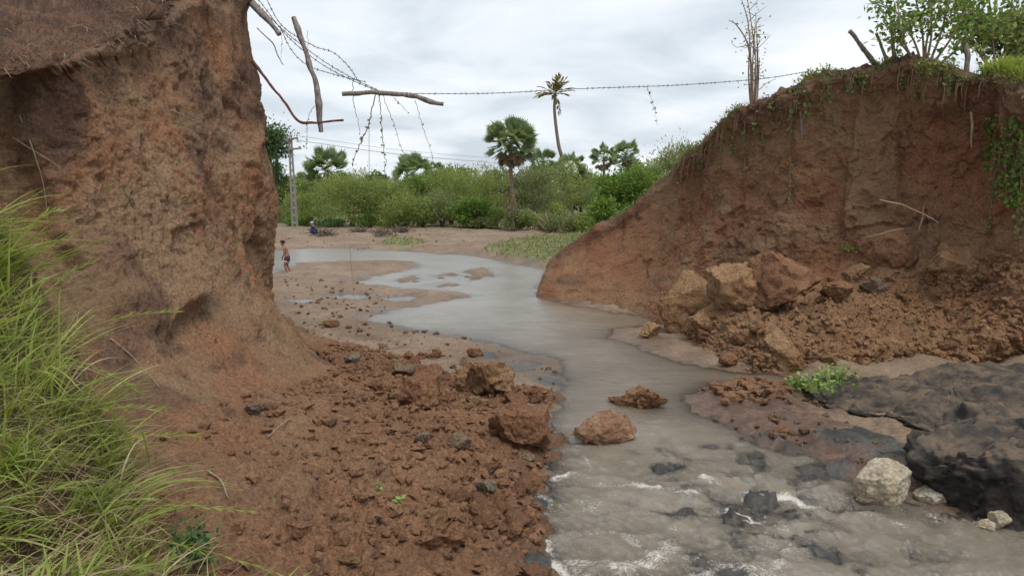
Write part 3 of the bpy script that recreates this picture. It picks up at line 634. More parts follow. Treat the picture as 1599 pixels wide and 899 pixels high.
def rock(name, label, cat, px, base_py, wpx, hpx, mat, seed, dpx=None, group=None, sink=0.13, tilt=0.0, rz=None, planes=9, rough=0.05, tops=(), z=None, sub=5):
    """base_py: photo row of the stone's foot; wpx, hpx its size there"""
    if z is None: c, _ = surf(px, base_py)
    else: c = G(px, base_py, z)
    s = mpp(c[1] * 1.04); w = wpx * s; dep = (dpx or wpx * 0.8) * s; sv = (CAMZ - c[2]) / math.hypot(c[1], CAMZ - c[2])
    h = max(hpx * s - .3 * dep * sv, .6 * hpx * s) * 1.08; w *= 1.06
    V, F = chunk(seed, (w, dep, h / (1 - sink)), planes, rough, sub, *((.62, .9) if mat is M['stone'] else (.36, .74)), tops=tops)
    if rz is not None:
        cr, sr = math.cos(rz), math.sin(rz); V = V @ np.array([[cr, sr, 0], [-sr, cr, 0], [0, 0, 1]])
    if tilt:
        ct, st = math.cos(tilt), math.sin(tilt); V = V @ np.array([[ct, 0, -st], [0, 1, 0], [st, 0, ct]])
    o = link(name, mesh_np(name, V, F, mat, True)); fwd = np.array([0, dep * 0.45, 0])
    loc = c + fwd; loc[2] = c[2] + h - h / (2 * (1 - sink))
    o.location = Vector(loc); return tag(o, label, cat, group)

rock('boulder', 'reddish boulder with a pale flank standing alone in the stream', 'boulder', 943, 700, 108, 48, M['clod_mix'], 21, dpx=60, rz=.15, z=-.05, planes=8, tops=((-.35, -.2, 1, .62), (.9, -.5, .5, .7)))
rock('boulder', 'square-edged red-brown earth block at the water edge below the debris slope', 'boulder', 813, 704, 88, 64, M['clod_red'], 34, planes=5, sink=.05, tops=((0, -.1, 1, .6), (-.2, -1, .1, .62), (1, -.2, .1, .7)))
rock('earth_block', 'wedge of brown earth with a dark undercut hollow on the debris slope', 'earth block', 660, 638, 66, 58, M['clod_red'], 45, tilt=.35, tops=((-.5, -.2, .8, .5),))
rock('earth_block', 'pale sandy broken block where the debris slope meets the sand flat', 'earth block', 757, 624, 82, 58, M['clod_pale'], 52, planes=12, rough=.07, tops=((0, -.2, 1, .55),))
rock('earth_lump', 'small pale upright lump beside the pale sandy block', 'earth block', 722, 612, 22, 38, M['clod_pale'], 53)
rock('earth_lump', 'crumbling red mud lump sticking out of the stream behind the lone boulder', 'earth lump', 1003, 642, 70, 34, M['clod_red'], 61, planes=9, rough=.09, z=-.03)
rock('earth_lump', 'low red mud flake trailing in the stream beside the crumbling lump', 'earth lump', 966, 631, 32, 12, M['clod_red'], 62, planes=8, rough=.08, z=-.02)
rock('boulder', 'big pale grey limestone boulder at the water edge', 'boulder', 1390, 797, 86, 74, M['stone'], 71, z=-.06, planes=11, rough=.035, tops=((-.1, -.2, 1, .72), (.3, -1, .2, .7)))
rock('stone', 'flat grey stone beside the big limestone boulder', 'stone', 1466, 790, 60, 32, M['stone'], 72, z=-.05, rough=.035)
rock('stone', 'pale tilted stone, larger of the pair by the black clay', 'stone', 1567, 829, 34, 30, M['stone'], 74, z=-.05, tilt=.5, rough=.035)
rock('stone', 'small pale stone touching the larger tilted stone by the black clay', 'stone', 1545, 832, 28, 20, M['stone'], 75, z=-.05, rough=.035)
rock('earth_block', 'tall leaning tan earth slab at the foot of the cut face', 'earth block', 1078, 514, 86, 82, M['clod_pale'], 81, dpx=50, tilt=-.45, tops=((-.2, -1, .35, .5), (.8, -.2, .7, .6)), planes=7)
rock('earth_block', 'grey-tan broken earth mass between the leaning slab and the largest block', 'earth block', 1160, 490, 80, 78, M['clod_pale'], 82, planes=8, rough=.06)
rock('earth_block', 'largest angular red-brown earth block on the rubble below the cut face', 'earth block', 1238, 487, 106, 80, M['clod_red'], 83, tilt=.25, tops=((.25, -.25, .9, .52), (-.5, -.9, .1, .55), (.9, -.3, -.1, .75)), planes=6)
rock('earth_block', 'pale rounded earth lump in front of the leaning slab', 'earth block', 1110, 518, 54, 34, M['clod_pale'], 84, planes=8)
rock('earth_block', 'pale slanting slab sliding off the rubble into the still pool', 'earth block', 1232, 582, 68, 58, M['clod_pale'], 85, dpx=60, tilt=.5, tops=((.4, -.2, .9, .42),), planes=7)
rock('earth_block', 'brown rounded clod at the tip of the rubble by the still pool', 'earth block', 1018, 528, 34, 22, M['clod_pale'], 86, planes=7)
rock('earth_block', 'dark-faced overhanging earth block under the dry twigs', 'earth block', 1405, 432, 66, 66, M['clod_red'], 87, tilt=.4, planes=7)
rock('earth_block', 'rounded grey-brown earth mound high on the rubble', 'earth block', 1500, 450, 70, 62, M['clod_pale'], 88, planes=8, rough=.06)
rock('earth_block', 'small brown earth block resting between the largest block and the dark-faced one', 'earth block', 1345, 440, 36, 26, M['clod_pale'], 89)
rock('earth_block', 'red-brown clod at the water edge of the rubble', 'earth block', 1140, 574, 30, 22, M['clod_red'], 90)
rock('earth_block', 'dark red clod wedged behind the largest block', 'earth block', 1312, 478, 42, 34, M['clod_red'], 91)
rock('earth_block', 'dark weathered clod beside the small brown block on the rubble', 'earth block', 1372, 460, 40, 26, M['clod_dark'], 92)
rock('earth_block', 'flat brown rock lying on the wet mud in front of the black clay', 'stone', 1228, 684, 34, 16, M['clod_red'], 93, z=.02)
rock('earth_block', 'broken orange block near the foot of the debris slope', 'earth block', 690, 870, 74, 50, M['clod_red'], 94, planes=10, rough=.08)
rock('earth_block', 'orange-brown clod at the bottom of the debris slope beside the grey clay shelf', 'earth block', 820, 826, 34, 34, M['clod_red'], 95)
rock('earth_block', 'brown round clod low on the debris slope near the grass', 'earth block', 462, 846, 42, 30, M['clod_red'], 96)
rock('earth_block', 'dark wet clod at the foot of the square-edged block', 'stone', 821, 731, 30, 22, M['clod_dark'], 97, z=0)
rock('earth_block', 'bluish grey clay lump near the bottom of the debris slope', 'stone', 757, 776, 34, 26, M['clod_dark'], 98)
rock('earth_block', 'small grey clay lump high in the middle of the debris slope', 'stone', 657, 694, 24, 18, M['clod_dark'], 99)
rock('earth_block', 'dark grey lump above the square-edged block', 'stone', 716, 706, 36, 28, M['clod_dark'], 101)
rock('earth_block', 'grey-brown lump half buried high on the debris slope, nearest the grass', 'stone', 398, 648, 34, 18, M['clod_dark'], 102)
rock('earth_block', 'dark clod at the far end of the debris slope beside the sand flat', 'stone', 628, 588, 36, 18, M['clod_dark'], 103)
rock('earth_block', 'dark brown crumbled clod on the sand flat near the cliff corner', 'stone', 548, 572, 26, 20, M['clod_dark'], 104)
rock('earth_block', 'reddish clod on the sand flat beside the cliff corner', 'stone', 515, 512, 22, 12, M['clod_red'], 105)
rock('earth_block', 'lone brown clod on the sand flat by the stream bend', 'stone', 740, 558, 22, 14, M['clod_red'], 106)

def blob(name, label, outline, hts, mat, seed, rows=26, cat='clay block'):
    """a lying block built from its footprint: foot ring, undercut, rounded shoulder, domed top"""
    O = np.array(outline, float); O = crom(np.vstack([O, O[:1]]), [14] * len(O))[0][:-1]
    c = O[:, :2].mean(0); n = len(O); H = crom(np.array(hts + hts[:1], float)[:, None], [14] * len(hts))[0][:-1, 0]
    prof = [(1.0, -.25), (.985, 0.0), (.985, .25), (1.0, .5), (1.0, .72), (.97, .88), (.92, .97), (.84, 1.01), (.7, 1.04), (.5, 1.07), (.3, 1.08), (.1, 1.09), (.0, 1.09)]
    pr, _ = crom(np.array(prof), [7] * (len(prof) - 1)); R = len(pr); V = np.zeros((n, R, 3))
    Hm = H.mean()
    for j, (s, hz) in enumerate(pr):
        s = max(s, 0.002)
        V[:, j, :2] = c + (O[:, :2] - c) * s; V[:, j, 2] = hz * (H * s ** 1.0 + Hm * (1 - s))
    V[:, :, 2] += O[:, 2].mean()
    Vc = np.concatenate([V, V[:1]], 0); N = gnormal(Vc)
    if N[:, R // 2, 2].mean() < 0: N = -N
    D = crumble(Vc, N, (0.10, 0.08, 0.12, 0.028), seed); D[-1] = D[0]; D = D[:-1]
    idx = np.arange(n * R).reshape(n, R); a, b = idx, np.roll(idx, -1, 0)
    F = np.stack([a[:, :-1], b[:, :-1], b[:, 1:], a[:, 1:]], -1).reshape(-1, 4)
    org = np.array([c[0], c[1], 0]); o = link(name, mesh_np(name, D.reshape(-1, 3) - org, F, mat, True)); o.location = Vector(org)
    return tag(o, label, cat)
def ol(px): return [G(a, b, 0.0) for a, b in px]
blob('clay_block', 'long flat black clay slab behind the limestone boulder, tip under the fallen creeper', ol([(1238, 606), (1275, 636), (1330, 655), (1400, 668), (1460, 700), (1560, 735), (1700, 760), (1850, 720), (1800, 640), (1640, 606), (1500, 604), (1380, 606), (1290, 598)]),
     [.10, .15, .18, .22, .26, .36, .42, .5, .52, .46, .36, .26, .14], M['clay'], 801)
blob('clay_block', 'rounded dark clay hump with a reddish crest overhanging the water', ol([(1412, 728), (1445, 776), (1500, 792), (1560, 806), (1640, 822), (1800, 850), (1950, 800), (1800, 740), (1620, 730), (1500, 712)]),
     [.42, .52, .62, .68, .72, .8, .8, .8, .75, .5], M['clay'], 811)

# loose clods: the largest are things of their own, the crumbs between them one mass each
rng = np.random.RandomState(4)
def variants(mat, seeds, name='soil_clod'):
    return [mesh_np(name, *chunk(s, (1, .9, .75), 11, 0.09, 4), mat, True) for s in seeds]
def scatter(QQ, VPm, UPm, u0, u1, v0, v1, n, wfun=None):
    m = (VPm > v0) & (VPm < v1) & (UPm > u0) & (UPm < u1); pts = QQ[m]
    w = np.ones(len(pts)) if wfun is None else wfun(pts)
    # even out the density of grid points
    dist = np.linalg.norm(pts[:, :2], axis=1); w = w * dist ** 1.2; w /= w.sum()
    return pts[rng.choice(len(pts), n, p=w)]
def clods(pts, meshes, smin, smax, name, label, group):
    for i, p in enumerate(pts):
        o = link(name, meshes[i % len(meshes)]); s = smin + (smax - smin) * rng.rand() ** 2.2
        o.scale = (s * rng.uniform(.8, 1.25), s * rng.uniform(.8, 1.2), s * rng.uniform(.7, 1.1)); o.rotation_euler = (rng.uniform(-.5, .5), rng.uniform(-.5, .5), rng.uniform(0, 6.28))
        o.location = Vector((p[0], p[1], p[2] + s * .12)); tag(o, label, 'soil clod', group)
def crumbs(pts, smin, smax, name, label, mat, sub=1):
    V, F = ICO[sub]; mb = MB(); Vs, Fs = [], []
    nb = len(V); k = len(pts); var = [V * (1 + .24 * rng.normal(size=(nb, 1))) for _ in range(12)]
    for i, p in enumerate(pts):
        s = smin + (smax - smin) * rng.rand() ** 3; a = rng.uniform(0, 6.28); c, sn = math.cos(a), math.sin(a)
        v = var[i % 12] * np.array([s * rng.uniform(.8, 1.3), s, s * rng.uniform(.6, .95)]); v = v @ np.array([[c, sn, 0], [-sn, c, 0], [0, 0, 1]])
        Vs.append(v + p + np.array([0, 0, s * .25])); Fs.append(F + i * nb)
    o = link(name, mesh_np(name, np.concatenate(Vs), np.concatenate(Fs), mat, False)); return tag(o, label, None, None, 'stuff')
vr, vpale = variants(M['clod_red'], (1, 2, 3, 4, 5, 6)), variants(M['clod_pale'], (11, 12, 13, 14, 15))
clods(scatter(QL, VP, UP, .6, 5.0, 1.0, 2.9, 165, lambda p: .25 + 1.4 * sstep(.9, .1, p[:, 2])), vr + vpale[:2], .06, .42, 'soil_clod', 'loose red-brown soil clod lying on the debris slope', 'clods on the debris slope')
clods(scatter(QR, VR, UR, 3.7, 9.0, 1.0, 3.6, 85, lambda p: .3 + sstep(2.0, .3, p[:, 2])), vpale + vr[:3], .10, .46, 'soil_clod', 'loose tan soil clod lying on the rubble below the cut face', 'clods on the rubble')
M['crumb'] = soil_mat('crumb_earth', (0.235, 0.125, 0.073), (0.19, 0.10, 0.06), (0.11, 0.06, 0.042), (0.28, 0.16, 0.09), strata=.5)
M['crumb2'] = soil_mat('crumb_earth_tan', (0.26, 0.145, 0.08), (0.22, 0.11, 0.06), (0.12, 0.065, 0.042), (0.32, 0.20, 0.12), strata=.5)
M['crumb3'] = soil_mat('crumb_mud', (0.17, 0.11, 0.07), (0.14, 0.085, 0.055), (0.08, 0.055, 0.042), (0.2, 0.14, 0.09), strata=.5)
crumbs(scatter(QL, VP, UP, .6, 5.0, 1.0, 2.7, 240, lambda p: .25 + 1.4 * sstep(.9, .1, p[:, 2])), .03, .12, 'soil_lumps', 'lumps of red-brown soil between the clods of the debris slope', M['crumb'], 2)
crumbs(scatter(QL, VP, UP, .3, 5.6, .9, 3.6, 8500, lambda p: .15 + sstep(1.4, .2, p[:, 2])), .008, .07, 'soil_crumbs', 'crumbs of red-brown soil strewn over the debris slope', M['crumb'])
crumbs(scatter(QR, VR, UR, 3.3, 9.2, .9, 3.9, 5200), .010, .09, 'soil_crumbs', 'crumbs of tan soil strewn over the rubble', M['crumb2'])
def bedpts(poly, n, outside=True):
    P_ = poly_w(poly); lo, hi = P_.min(0), P_.max(0); q = rng.uniform(lo, hi, (n * 4, 2)); q = q[sdf(q, P_) > 0][:n]
    z = bed_fields(q)
    return np.c_[q, z[0]][z[1] < -0.02] if outside else np.c_[q, z[0]]
crumbs(np.concatenate([bedpts([(1090, 610), (1240, 600), (1420, 730), (1300, 790), (1150, 740)], 230), bedpts([(430, 440), (560, 445), (880, 570), (870, 620), (500, 560)], 500), bedpts([(470, 362), (760, 360), (740, 396), (440, 386)], 500)]), .008, .085, 'mud_crumbs', 'crumbs of mud scattered on the sand and mud flats', M['crumb3'])
LP = bedpts([(1108, 604), (1150, 594), (1232, 600), (1228, 636), (1130, 640)], 330); LP[:, 2] += .05 * rng.rand(len(LP))
crumbs(LP, .015, .12, 'mud_crumbs', 'crumbly red mud heaped beside the still pool', M['crumb'])

# ------------------------------------------------------------------ trees and bushes beyond the stream
rs = np.random.RandomState(77)
def unit(n, r=rs):
    v = r.normal(size=(n, 3)); return v / np.linalg.norm(v, axis=1, keepdims=True)
def bush(label, px, top_py, hw_px, d, mat, n=2600, leaf=(.34, .10), base_z=None, name='thorn_bush', cat='bush', group=None, lobes=14, stems=5, squash=.85, low=.12, up=0.25, bark='bark', thick=.06):
    base = P(px, 360, d); gz = drop(base[0], base[1])[2] if base_z is None else base_z; base[2] = gz
    top = P(px, top_py, d)[2]; H = max(top - gz, .4); R = hw_px * mpp(d)
    n = int(n * 2.0); leaf = (leaf[0] * .8, leaf[1] * .75)
    t = thing(name, label, cat, base, group)
    cs, rr = [], []
    for i in range(int(lobes * 1.6)):
        a = rs.uniform(0, 6.28); q = math.sqrt(rs.uniform(0, 1)); zz = rs.uniform(low + .04, .86)
        prof = math.sqrt(max(.06, 1 - ((zz - .42) / .6) ** 2))
        cs.append([R * .78 * q * prof * math.cos(a), R * .7 * q * prof * math.sin(a), H * zz]); rr.append(min(R, H) * rs.uniform(.16, .36))
    cs.append([0, 0, H * .8]); rr.append(H * .2); cs = np.array(cs); rr = np.array(rr)
    k = rs.choice(len(cs), n, p=rr ** 2 / (rr ** 2).sum()); dirs = unit(n); rad = rs.uniform(.2, 1.0, n) ** .6 * (1 + .35 * np.clip(rs.normal(size=n), 0, 2))
    C = cs[k] + dirs * (rr[k] * rad)[:, None] * np.array([1.15, 1.15, squash]); C[:, 2] = np.maximum(C[:, 2], H * low * .5 + .05)
    D = dirs * .7 + unit(n) * .8 + np.array([0, 0, up])
    cl = fbm(C * 1.1 + px, 7, 2)
    tint = np.clip(.45 + .28 * cl + rs.normal(size=n) * .16, 0, 1)
    mb = MB(); mb.leaves(C, D, unit(n), leaf[0] * rs.uniform(.6, 1.4, n), leaf[1] * rs.uniform(.6, 1.3, n), tint)
    mb.build('crown', mat, t, False, (0, 0, 0))
    sb = MB(); order = np.argsort(-rr)[:stems]
    for i in order:
        e = cs[i]; m = e * .5 + np.array([rs.normal() * .15 * R, rs.normal() * .15 * R, .12 * H]); w = thick * (H / 4 + .3)
        sb.tube(smooth_curve([[rs.normal() * .12, rs.normal() * .12, -.1], m * .55, m, e], 4), np.linspace(w, w * .3, 13), 5)
    sb.build('trunk', M[bark], t, True, (0, 0, 0)); return t
FE, FD, BR, DK = M['feather'], M['feather_dull'], M['bright'], M['darkleaf']
# front row along the far sand bank
bush('green feathery thorn bush right behind the utility pole', 482, 300, 42, 74, FE, 2600)
bush('wide pale green thorn tree with spreading bare boughs, beside the crouching person', 548, 270, 72, 70, FE, 5200, name='thorn_tree', cat='tree', lobes=20, stems=8, low=.2)
bush('low dark scrub at the foot of the wide pale thorn tree', 515, 343, 26, 68, DK, 900, name='scrub', cat='bush')
bush('yellow-green thorn bush in the middle of the far bank, under the hanging vines', 612, 284, 56, 72, FE, 3800, lobes=18)
bush('small pale thorn bush leaning out over the far sand bank', 636, 302, 44, 68, FE, 2600, up=.1)
bush('dense bright green bush behind the small leaning thorn bush', 652, 272, 36, 80, BR, 2600, leaf=(.4, .2))
bush('tall green thorn thicket to the near side of the great fan palm', 705, 262, 58, 74, FE, 4600, lobes=20)
bush('dull grey-green thorn bush in the shade of the tall thicket', 690, 300, 40, 70, FD, 2400)
bush('bright leafy bush low at the foot of the tall thicket', 738, 312, 40, 68, BR, 2600, leaf=(.36, .18))
bush('rounded green thorn bush just behind the great fan palm', 757, 252, 46, 78, FE, 3400)
bush('grey-green thorn bush between the two tall palms', 838, 256, 46, 76, FD, 3600, lobes=18)
bush('tall dull green bush wrapped round the coconut palm trunk', 880, 248, 36, 84, FE, 3000, lobes=16)
bush('low green scrub at the foot of the great fan palm', 832, 334, 34, 64, FE, 1500, leaf=(.3, .12), name='scrub')
bush('low olive scrub on the grassy verge beside the dry poles', 890, 336, 42, 60, FD, 1900, leaf=(.3, .12), name='scrub')
bush('grey twiggy bush in the gap before the bright saplings', 922, 282, 26, 66, FD, 1100, leaf=(.28, .08), stems=10)
bush('bright yellow-green sapling rising above the foot of the cut face', 955, 270, 34, 46, BR, 2800, leaf=(.30, .16), name='sapling', cat='sapling')
bush('light green leafy sapling against the slope of the cut face', 940, 306, 28, 40, BR, 1700, leaf=(.26, .15), name='sapling', cat='sapling')
bush('broad bright green bush leaning on the slope of the cut face', 996, 262, 36, 44, BR, 3400, leaf=(.28, .15))
bush('pale feathery tree crown above the slope of the cut face', 1062, 216, 46, 48, FD, 4200, leaf=(.3, .08), name='thorn_tree', cat='tree', up=.8)
bush('grey-green bush behind the feathery tree on the slope', 1025, 244, 34, 56, FE, 3000)
# behind
bush('tall dark leafy tree half hidden behind the cliff corner', 425, 188, 34, 88, DK, 4200, leaf=(.42, .24), name='leafy_tree', cat='tree', lobes=18, low=.35, thick=.12)
bush('round dark green tree far behind the thorn bushes, below the radio mast', 588, 268, 26, 130, DK, 1500, leaf=(.7, .4), name='leafy_tree', cat='tree')
bush('dark round tree behind the pair of small fan palms', 985, 248, 20, 100, BR, 1200, leaf=(.5, .3), name='leafy_tree', cat='tree')
THICKET = {455: 'directly behind the utility pole', 495: 'below the broad fan palm crown', 535: 'peeping over the wide pale thorn tree', 575: 'below the radio mast', 605: 'below the tiny far utility pole', 660: 'beside the rounded grey-green fan palm', 695: 'over the dull grey-green bush', 725: 'over the tall green thicket', 780: 'behind the trunk of the great fan palm',
    820: 'just past the great fan palm crown', 850: 'below the fan palm near the coconut trunk', 905: 'just past the coconut palm trunk', 935: 'above the grey twiggy bush', 960: 'under the distant pair of fan palms', 1010: 'touching the slope of the cut face'}
for px, tp, hw, d in ((455, 276, 44, 105), (495, 280, 44, 98), (535, 276, 50, 112), (575, 288, 46, 104), (605, 286, 50, 118), (660, 276, 50, 110), (695, 262, 44, 96), (725, 258, 46, 108), (780, 262, 46, 104), (820, 262, 44, 98), (850, 256, 44, 106), (905, 266, 44, 100), (935, 278, 40, 88), (960, 274, 44, 96), (1010, 268, 40, 90)):
    bush('dim green thorn tree at the back, ' + THICKET[px], px, tp, hw, d, FE if px % 20 else FD, 3400, leaf=(.5, .22), name='thorn_tree', cat='tree', group='thicket at the back', lobes=14, stems=3)
SCRUB = {445: 'between the cliff corner and the utility pole', 470: 'at the foot of the utility pole', 575: 'beside the wide pale thorn tree trunk', 660: 'before the dense bright bush', 780: 'just before the great fan palm trunk', 805: 'round the great fan palm trunk', 850: 'by the long bleached pole', 915: 'where the verge meets the cut face', 870: 'under the coconut palm', 760: 'beside the bright leafy bush', 620: 'under the mid-bank thorn bush'}
for px, d, tp in ((445, 78, 325), (470, 71, 338), (575, 69, 338), (660, 69, 332), (780, 66, 325), (805, 64, 330), (850, 62, 336), (915, 58, 332), (870, 66, 318), (760, 67, 338), (620, 70, 335)):
    bush('low green scrub edging the far bank, ' + SCRUB[px], px, tp, 24, d, (FE, FD, BR)[px % 3], 900, leaf=(.28, .12), name='scrub', group='scrub edging the far bank', lobes=8, stems=3)
for px, py in ((485, 404), (620, 398)): pass
for px, py, s, lb in ((505, 368, 20, 'matted flood debris and roots under the wide thorn tree'), (560, 362, 12, 'brown root clump stranded on the sand beside the wide thorn tree'), (505 + 92, 368, 22, 'dark root mat at the foot of the mid-bank thorn bush'), (628, 363, 16, 'torn root stump on the sand below the leaning thorn bush')):
    c, _ = surf(px, py); t = thing('flood_debris', lb, 'debris', c); mb = MB(); sc = s * mpp(c[1])
    for i in range(60):
        a = rs.uniform(0, 6.28); p0 = np.array([rs.normal() * sc * .4, rs.normal() * sc * .4, rs.uniform(0, .3) * sc]); p1 = p0 + np.array([math.cos(a) * sc * .7, math.sin(a) * sc * .6, rs.uniform(-.1, .55) * sc])
        mb.tube([p0, (p0 + p1) / 2 + rs.normal(size=3) * sc * .12, p1], [.035, .03, .012], 4, cap=False)
    mb.build('roots', M['bark'], t, True, (0, 0, 0))

def fan_palm(label, px, py, r_px, d, n=30, skirt=True, base_px=None, trunk_r=.16, group=None, dead_trunk=False):
    c = P(px, py, d); b = P(base_px or px, 360, d); b[2] = drop(b[0], b[1])[2]; R = r_px * mpp(d)
    t = thing('fan_palm', label, 'palm', b, group); c = c - b
    tb = MB(); pts = smooth_curve([[0, 0, -.2], [c[0] * .2 + .05, 0, c[2] * .35], [c[0] * .7, 0, c[2] * .7], c - np.array([0, 0, .1])], 6)
    rad = trunk_r * (1 + .12 * np.sin(np.arange(len(pts)) * 2.1)) * np.linspace(1.25, .85, len(pts)); tb.tube(pts, rad, 8); tb.build('trunk', M['palmtrunk'], t, True, (0, 0, 0))
    def fans(count, lo, hi, dry, rr):
        mb = MB()
        for i in range(count):
            el = math.asin(rs.uniform(math.sin(math.radians(lo)), math.sin(math.radians(hi)))); az = rs.uniform(0, 6.283); dr = np.array([math.cos(az) * math.cos(el), math.sin(az) * math.cos(el), math.sin(el)])
            L = R * rs.uniform(.50, .72) * rr; tip = c + dr * L; mb.tube([c + dr * .08, c + dr * L * .55, tip], [.02, .016, .012], 4, .9, False)
            sd = np.cross(dr, [0.01, 0.02, 1.]); sd /= np.linalg.norm(sd) + 1e-6; nn = np.cross(sd, dr)
            tw = rs.uniform(-1.1, 1.1); sd, nn = sd * math.cos(tw) + nn * math.sin(tw), nn * math.cos(tw) - sd * math.sin(tw)
            nb = 20; an = np.radians(np.linspace(-140, 140, nb)); D = (np.cos(an) + .25)[:, None] * dr + np.sin(an)[:, None] * sd + nn * .22 + np.array([0, 0, -.10 if not dry else -.9])
            ln = R * .36 * (0.8 + .2 * np.cos(an)) * rs.uniform(.85, 1.1, nb) * rr
            mb.leaves(np.repeat(tip[None], nb, 0), D, np.repeat(nn[None], nb, 0) + rs.normal(size=(nb, 3)) * .25, ln, np.full(nb, R * .068), np.clip(.45 + rs.normal() * .22 + rs.normal(size=nb) * .1, 0, 1))
        return mb
    fans(int(n * 1.45), -35, 88, False, 1.0).build('crown', M['palm'], t, False, (0, 0, 0))
    if skirt: fans(int(n * .55), -86, -40, True, .85).build('dead_skirt', M['palm_dry'], t, False, (0, 0, 0))
    if dead_trunk:
        mb = MB()
        for i in range(70):
            h = rs.uniform(.2, c[2] * .48); a = rs.uniform(0, 6.28); o = np.array([c[0] * h / c[2] + math.cos(a) * .15, math.sin(a) * .15, h]); e = o + np.array([math.cos(a) * rs.uniform(.2, .65), math.sin(a) * .5, -rs.uniform(.5, 1.2)]); e[2] = max(e[2], .02)
            mb.tube([o, (o + e) / 2 + np.array([math.cos(a) * .1, math.sin(a) * .1, .15]), e], [.035, .04, .012], 4, rs.rand(), False)
        mb.build('dead_leaf_bases', M['palm_dry'], t, True, (0, 0, 0))
    return t
fan_palm('great fan palm with a full round crown and shaggy dead skirt', 797, 224, 45, 64, 60, True, 800, .17, None, True)
fan_palm('broad fan palm crown between the utility pole and the hanging vines', 512, 268, 42, 92, 44, False)
fan_palm('small dark fan palm crown close behind the utility pole', 470, 292, 26, 100, 24, False)
fan_palm('rounded grey-green fan palm crown behind the middle thorn bushes', 645, 274, 38, 96, 40, False)
fan_palm('small fan palm peeping over the thicket beside the rounded grey-green one', 678, 268, 20, 100, 22, False)
fan_palm('fan palm crown behind the thorn bush, left of the coconut trunk', 848, 258, 30, 94, 30, False)
fan_palm('fan palm crown with dead leaves hanging, just past the coconut trunk', 893, 264, 28, 92, 30, True)
fan_palm('fan palm standing before the bright saplings, lower of the distant pair', 943, 246, 26, 90, 30, True)
fan_palm('fan palm nearest the cut face, higher of the distant pair', 977, 240, 26, 92, 30, True)
def coco():
    d = 96; c = P(867, 148, d); b = P(879, 345, d); b[2] = drop(b[0], b[1])[2]
    t = thing('coconut_palm', 'lone tall coconut palm with thin bent trunk and yellowing fronds', 'palm', b); c = c - b
    tb = MB(); pts = smooth_curve([[0, 0, -.2], [.02, 0, c[2] * .4], P(872, 225, d) - b, P(866, 175, d) - b, c], 8)
    tb.tube(pts, np.linspace(.30, .17, len(pts)) , 8); tb.build('trunk', M['palmtrunk'], t, True, (0, 0, 0))
    R = 33 * mpp(d)
    for i in range(24):
        el = math.radians([62, 20, 40, 75, 12, 50, 30, 16, 68, 25, 45, -30, 15, 35, 55][i % 15]); az = i * 2.399; h = np.array([math.cos(az), math.sin(az), 0]); mb = MB()
        s = np.linspace(0, 1, 12)[:, None]; spine = c + h * (R * 1.0 * s * math.cos(el)) + np.array([0, 0, 1.]) * (R * (s * math.sin(el) - .34 * s ** 2.2 * math.cos(el)))
        mb.tube(spine, np.linspace(.03, .008, 12), 4, .8, False); k = 34; tt = rs.uniform(.12, 1, k); C = np.array([np.interp(tt, s.ravel(), spine[:, j]) for j in range(3)]).T
        side = np.cross(h, [0, 0, 1.]) * np.where(np.arange(k) % 2, 1, -1)[:, None]; tg = np.gradient(spine, axis=0); tg /= np.linalg.norm(tg, axis=1, keepdims=True); D = side * .55 + np.array([np.interp(tt, s.ravel(), tg[:, j]) for j in range(3)]).T * .9 + np.array([0, 0, -.22])
        mb.leaves(C, D, unit(k) * .4 + np.array([0, 0, 1.]), R * .30 * (1.1 - .5 * tt), np.full(k, .2), np.clip(rs.normal(.35, .2, k), 0, 1)); mb.build('frond', M['coco'], t, False, (0, 0, 0))
coco()

# grass on the far verge, dry poles leaning there
def blades(mb, pts, L, wd, lean, tint, segs=4, droop=.6, spread=.35):
    n = len(pts); L = np.asarray(L); dirv = unit(n) * spread + np.array([0, 0, 1.]) + lean; dirv /= np.linalg.norm(dirv, axis=1, keepdims=True)
    hz = dirv.copy(); hz[:, 2] = 0; hz /= np.linalg.norm(hz, axis=1, keepdims=True) + 1e-6
    side = np.cross(dirv, hz); side /= np.linalg.norm(side, axis=1, keepdims=True) + 1e-6
    ang = rs.uniform(-.9, .9, n)[:, None]; nrm = np.cross(side, dirv); side = side * np.cos(ang) + nrm * np.sin(ang)
    dr = droop * rs.uniform(.4, 1.4, n); rows = []
    for j in range(segs + 1):
        s = j / segs; c = pts + dirv * (L * s)[:, None] + (hz * .55 - np.array([0, 0, .75])) * (L * dr * s ** 2.3)[:, None]; w = (wd * (1 - s ** 1.6) * (.6 + .8 * min(1, s * 3)))[:, None] * .5
        rows += [c - side * w, c + side * w]
    V = np.stack(rows, 1).reshape(-1, 3); st = 2 * (segs + 1); base = np.arange(n)[:, None] * st
    F = np.concatenate([base + np.array([2 * j, 2 * j + 1, 2 * j + 3, 2 * j + 2]) for j in range(segs)], 0)
    mb.add(V, F, np.repeat(tint, st))
def field(poly, n): 
    P_ = poly_w(poly); lo, hi = P_.min(0), P_.max(0); q = rs.uniform(lo, hi, (n * 5, 2)); q = q[sdf(q, P_) > 0][:n]; z = bed_fields(q); return np.c_[q, z[0]][z[1] < -.1]
mb = MB(); q = np.concatenate([field([(750, 398), (800, 386), (868, 380), (950, 372), (950, 418), (850, 416), (800, 408)], 2600), field([(590, 388), (612, 379), (655, 381), (668, 389)], 260), field([(860, 372), (930, 355), (960, 345), (960, 372)], 800)]); n = len(q)
blades(mb, q, rs.uniform(.18, .5, n), np.full(n, .05), np.array([.3, -.1, 0]), np.clip(rs.normal(.5, .25, n), 0, 1), 2, .7, .6)
M['verge'] = leaf_mat('verge_grass', (0.132, 0.158, 0.053), (0.243, 0.263, 0.100), (0.353, 0.315, 0.158), .3)
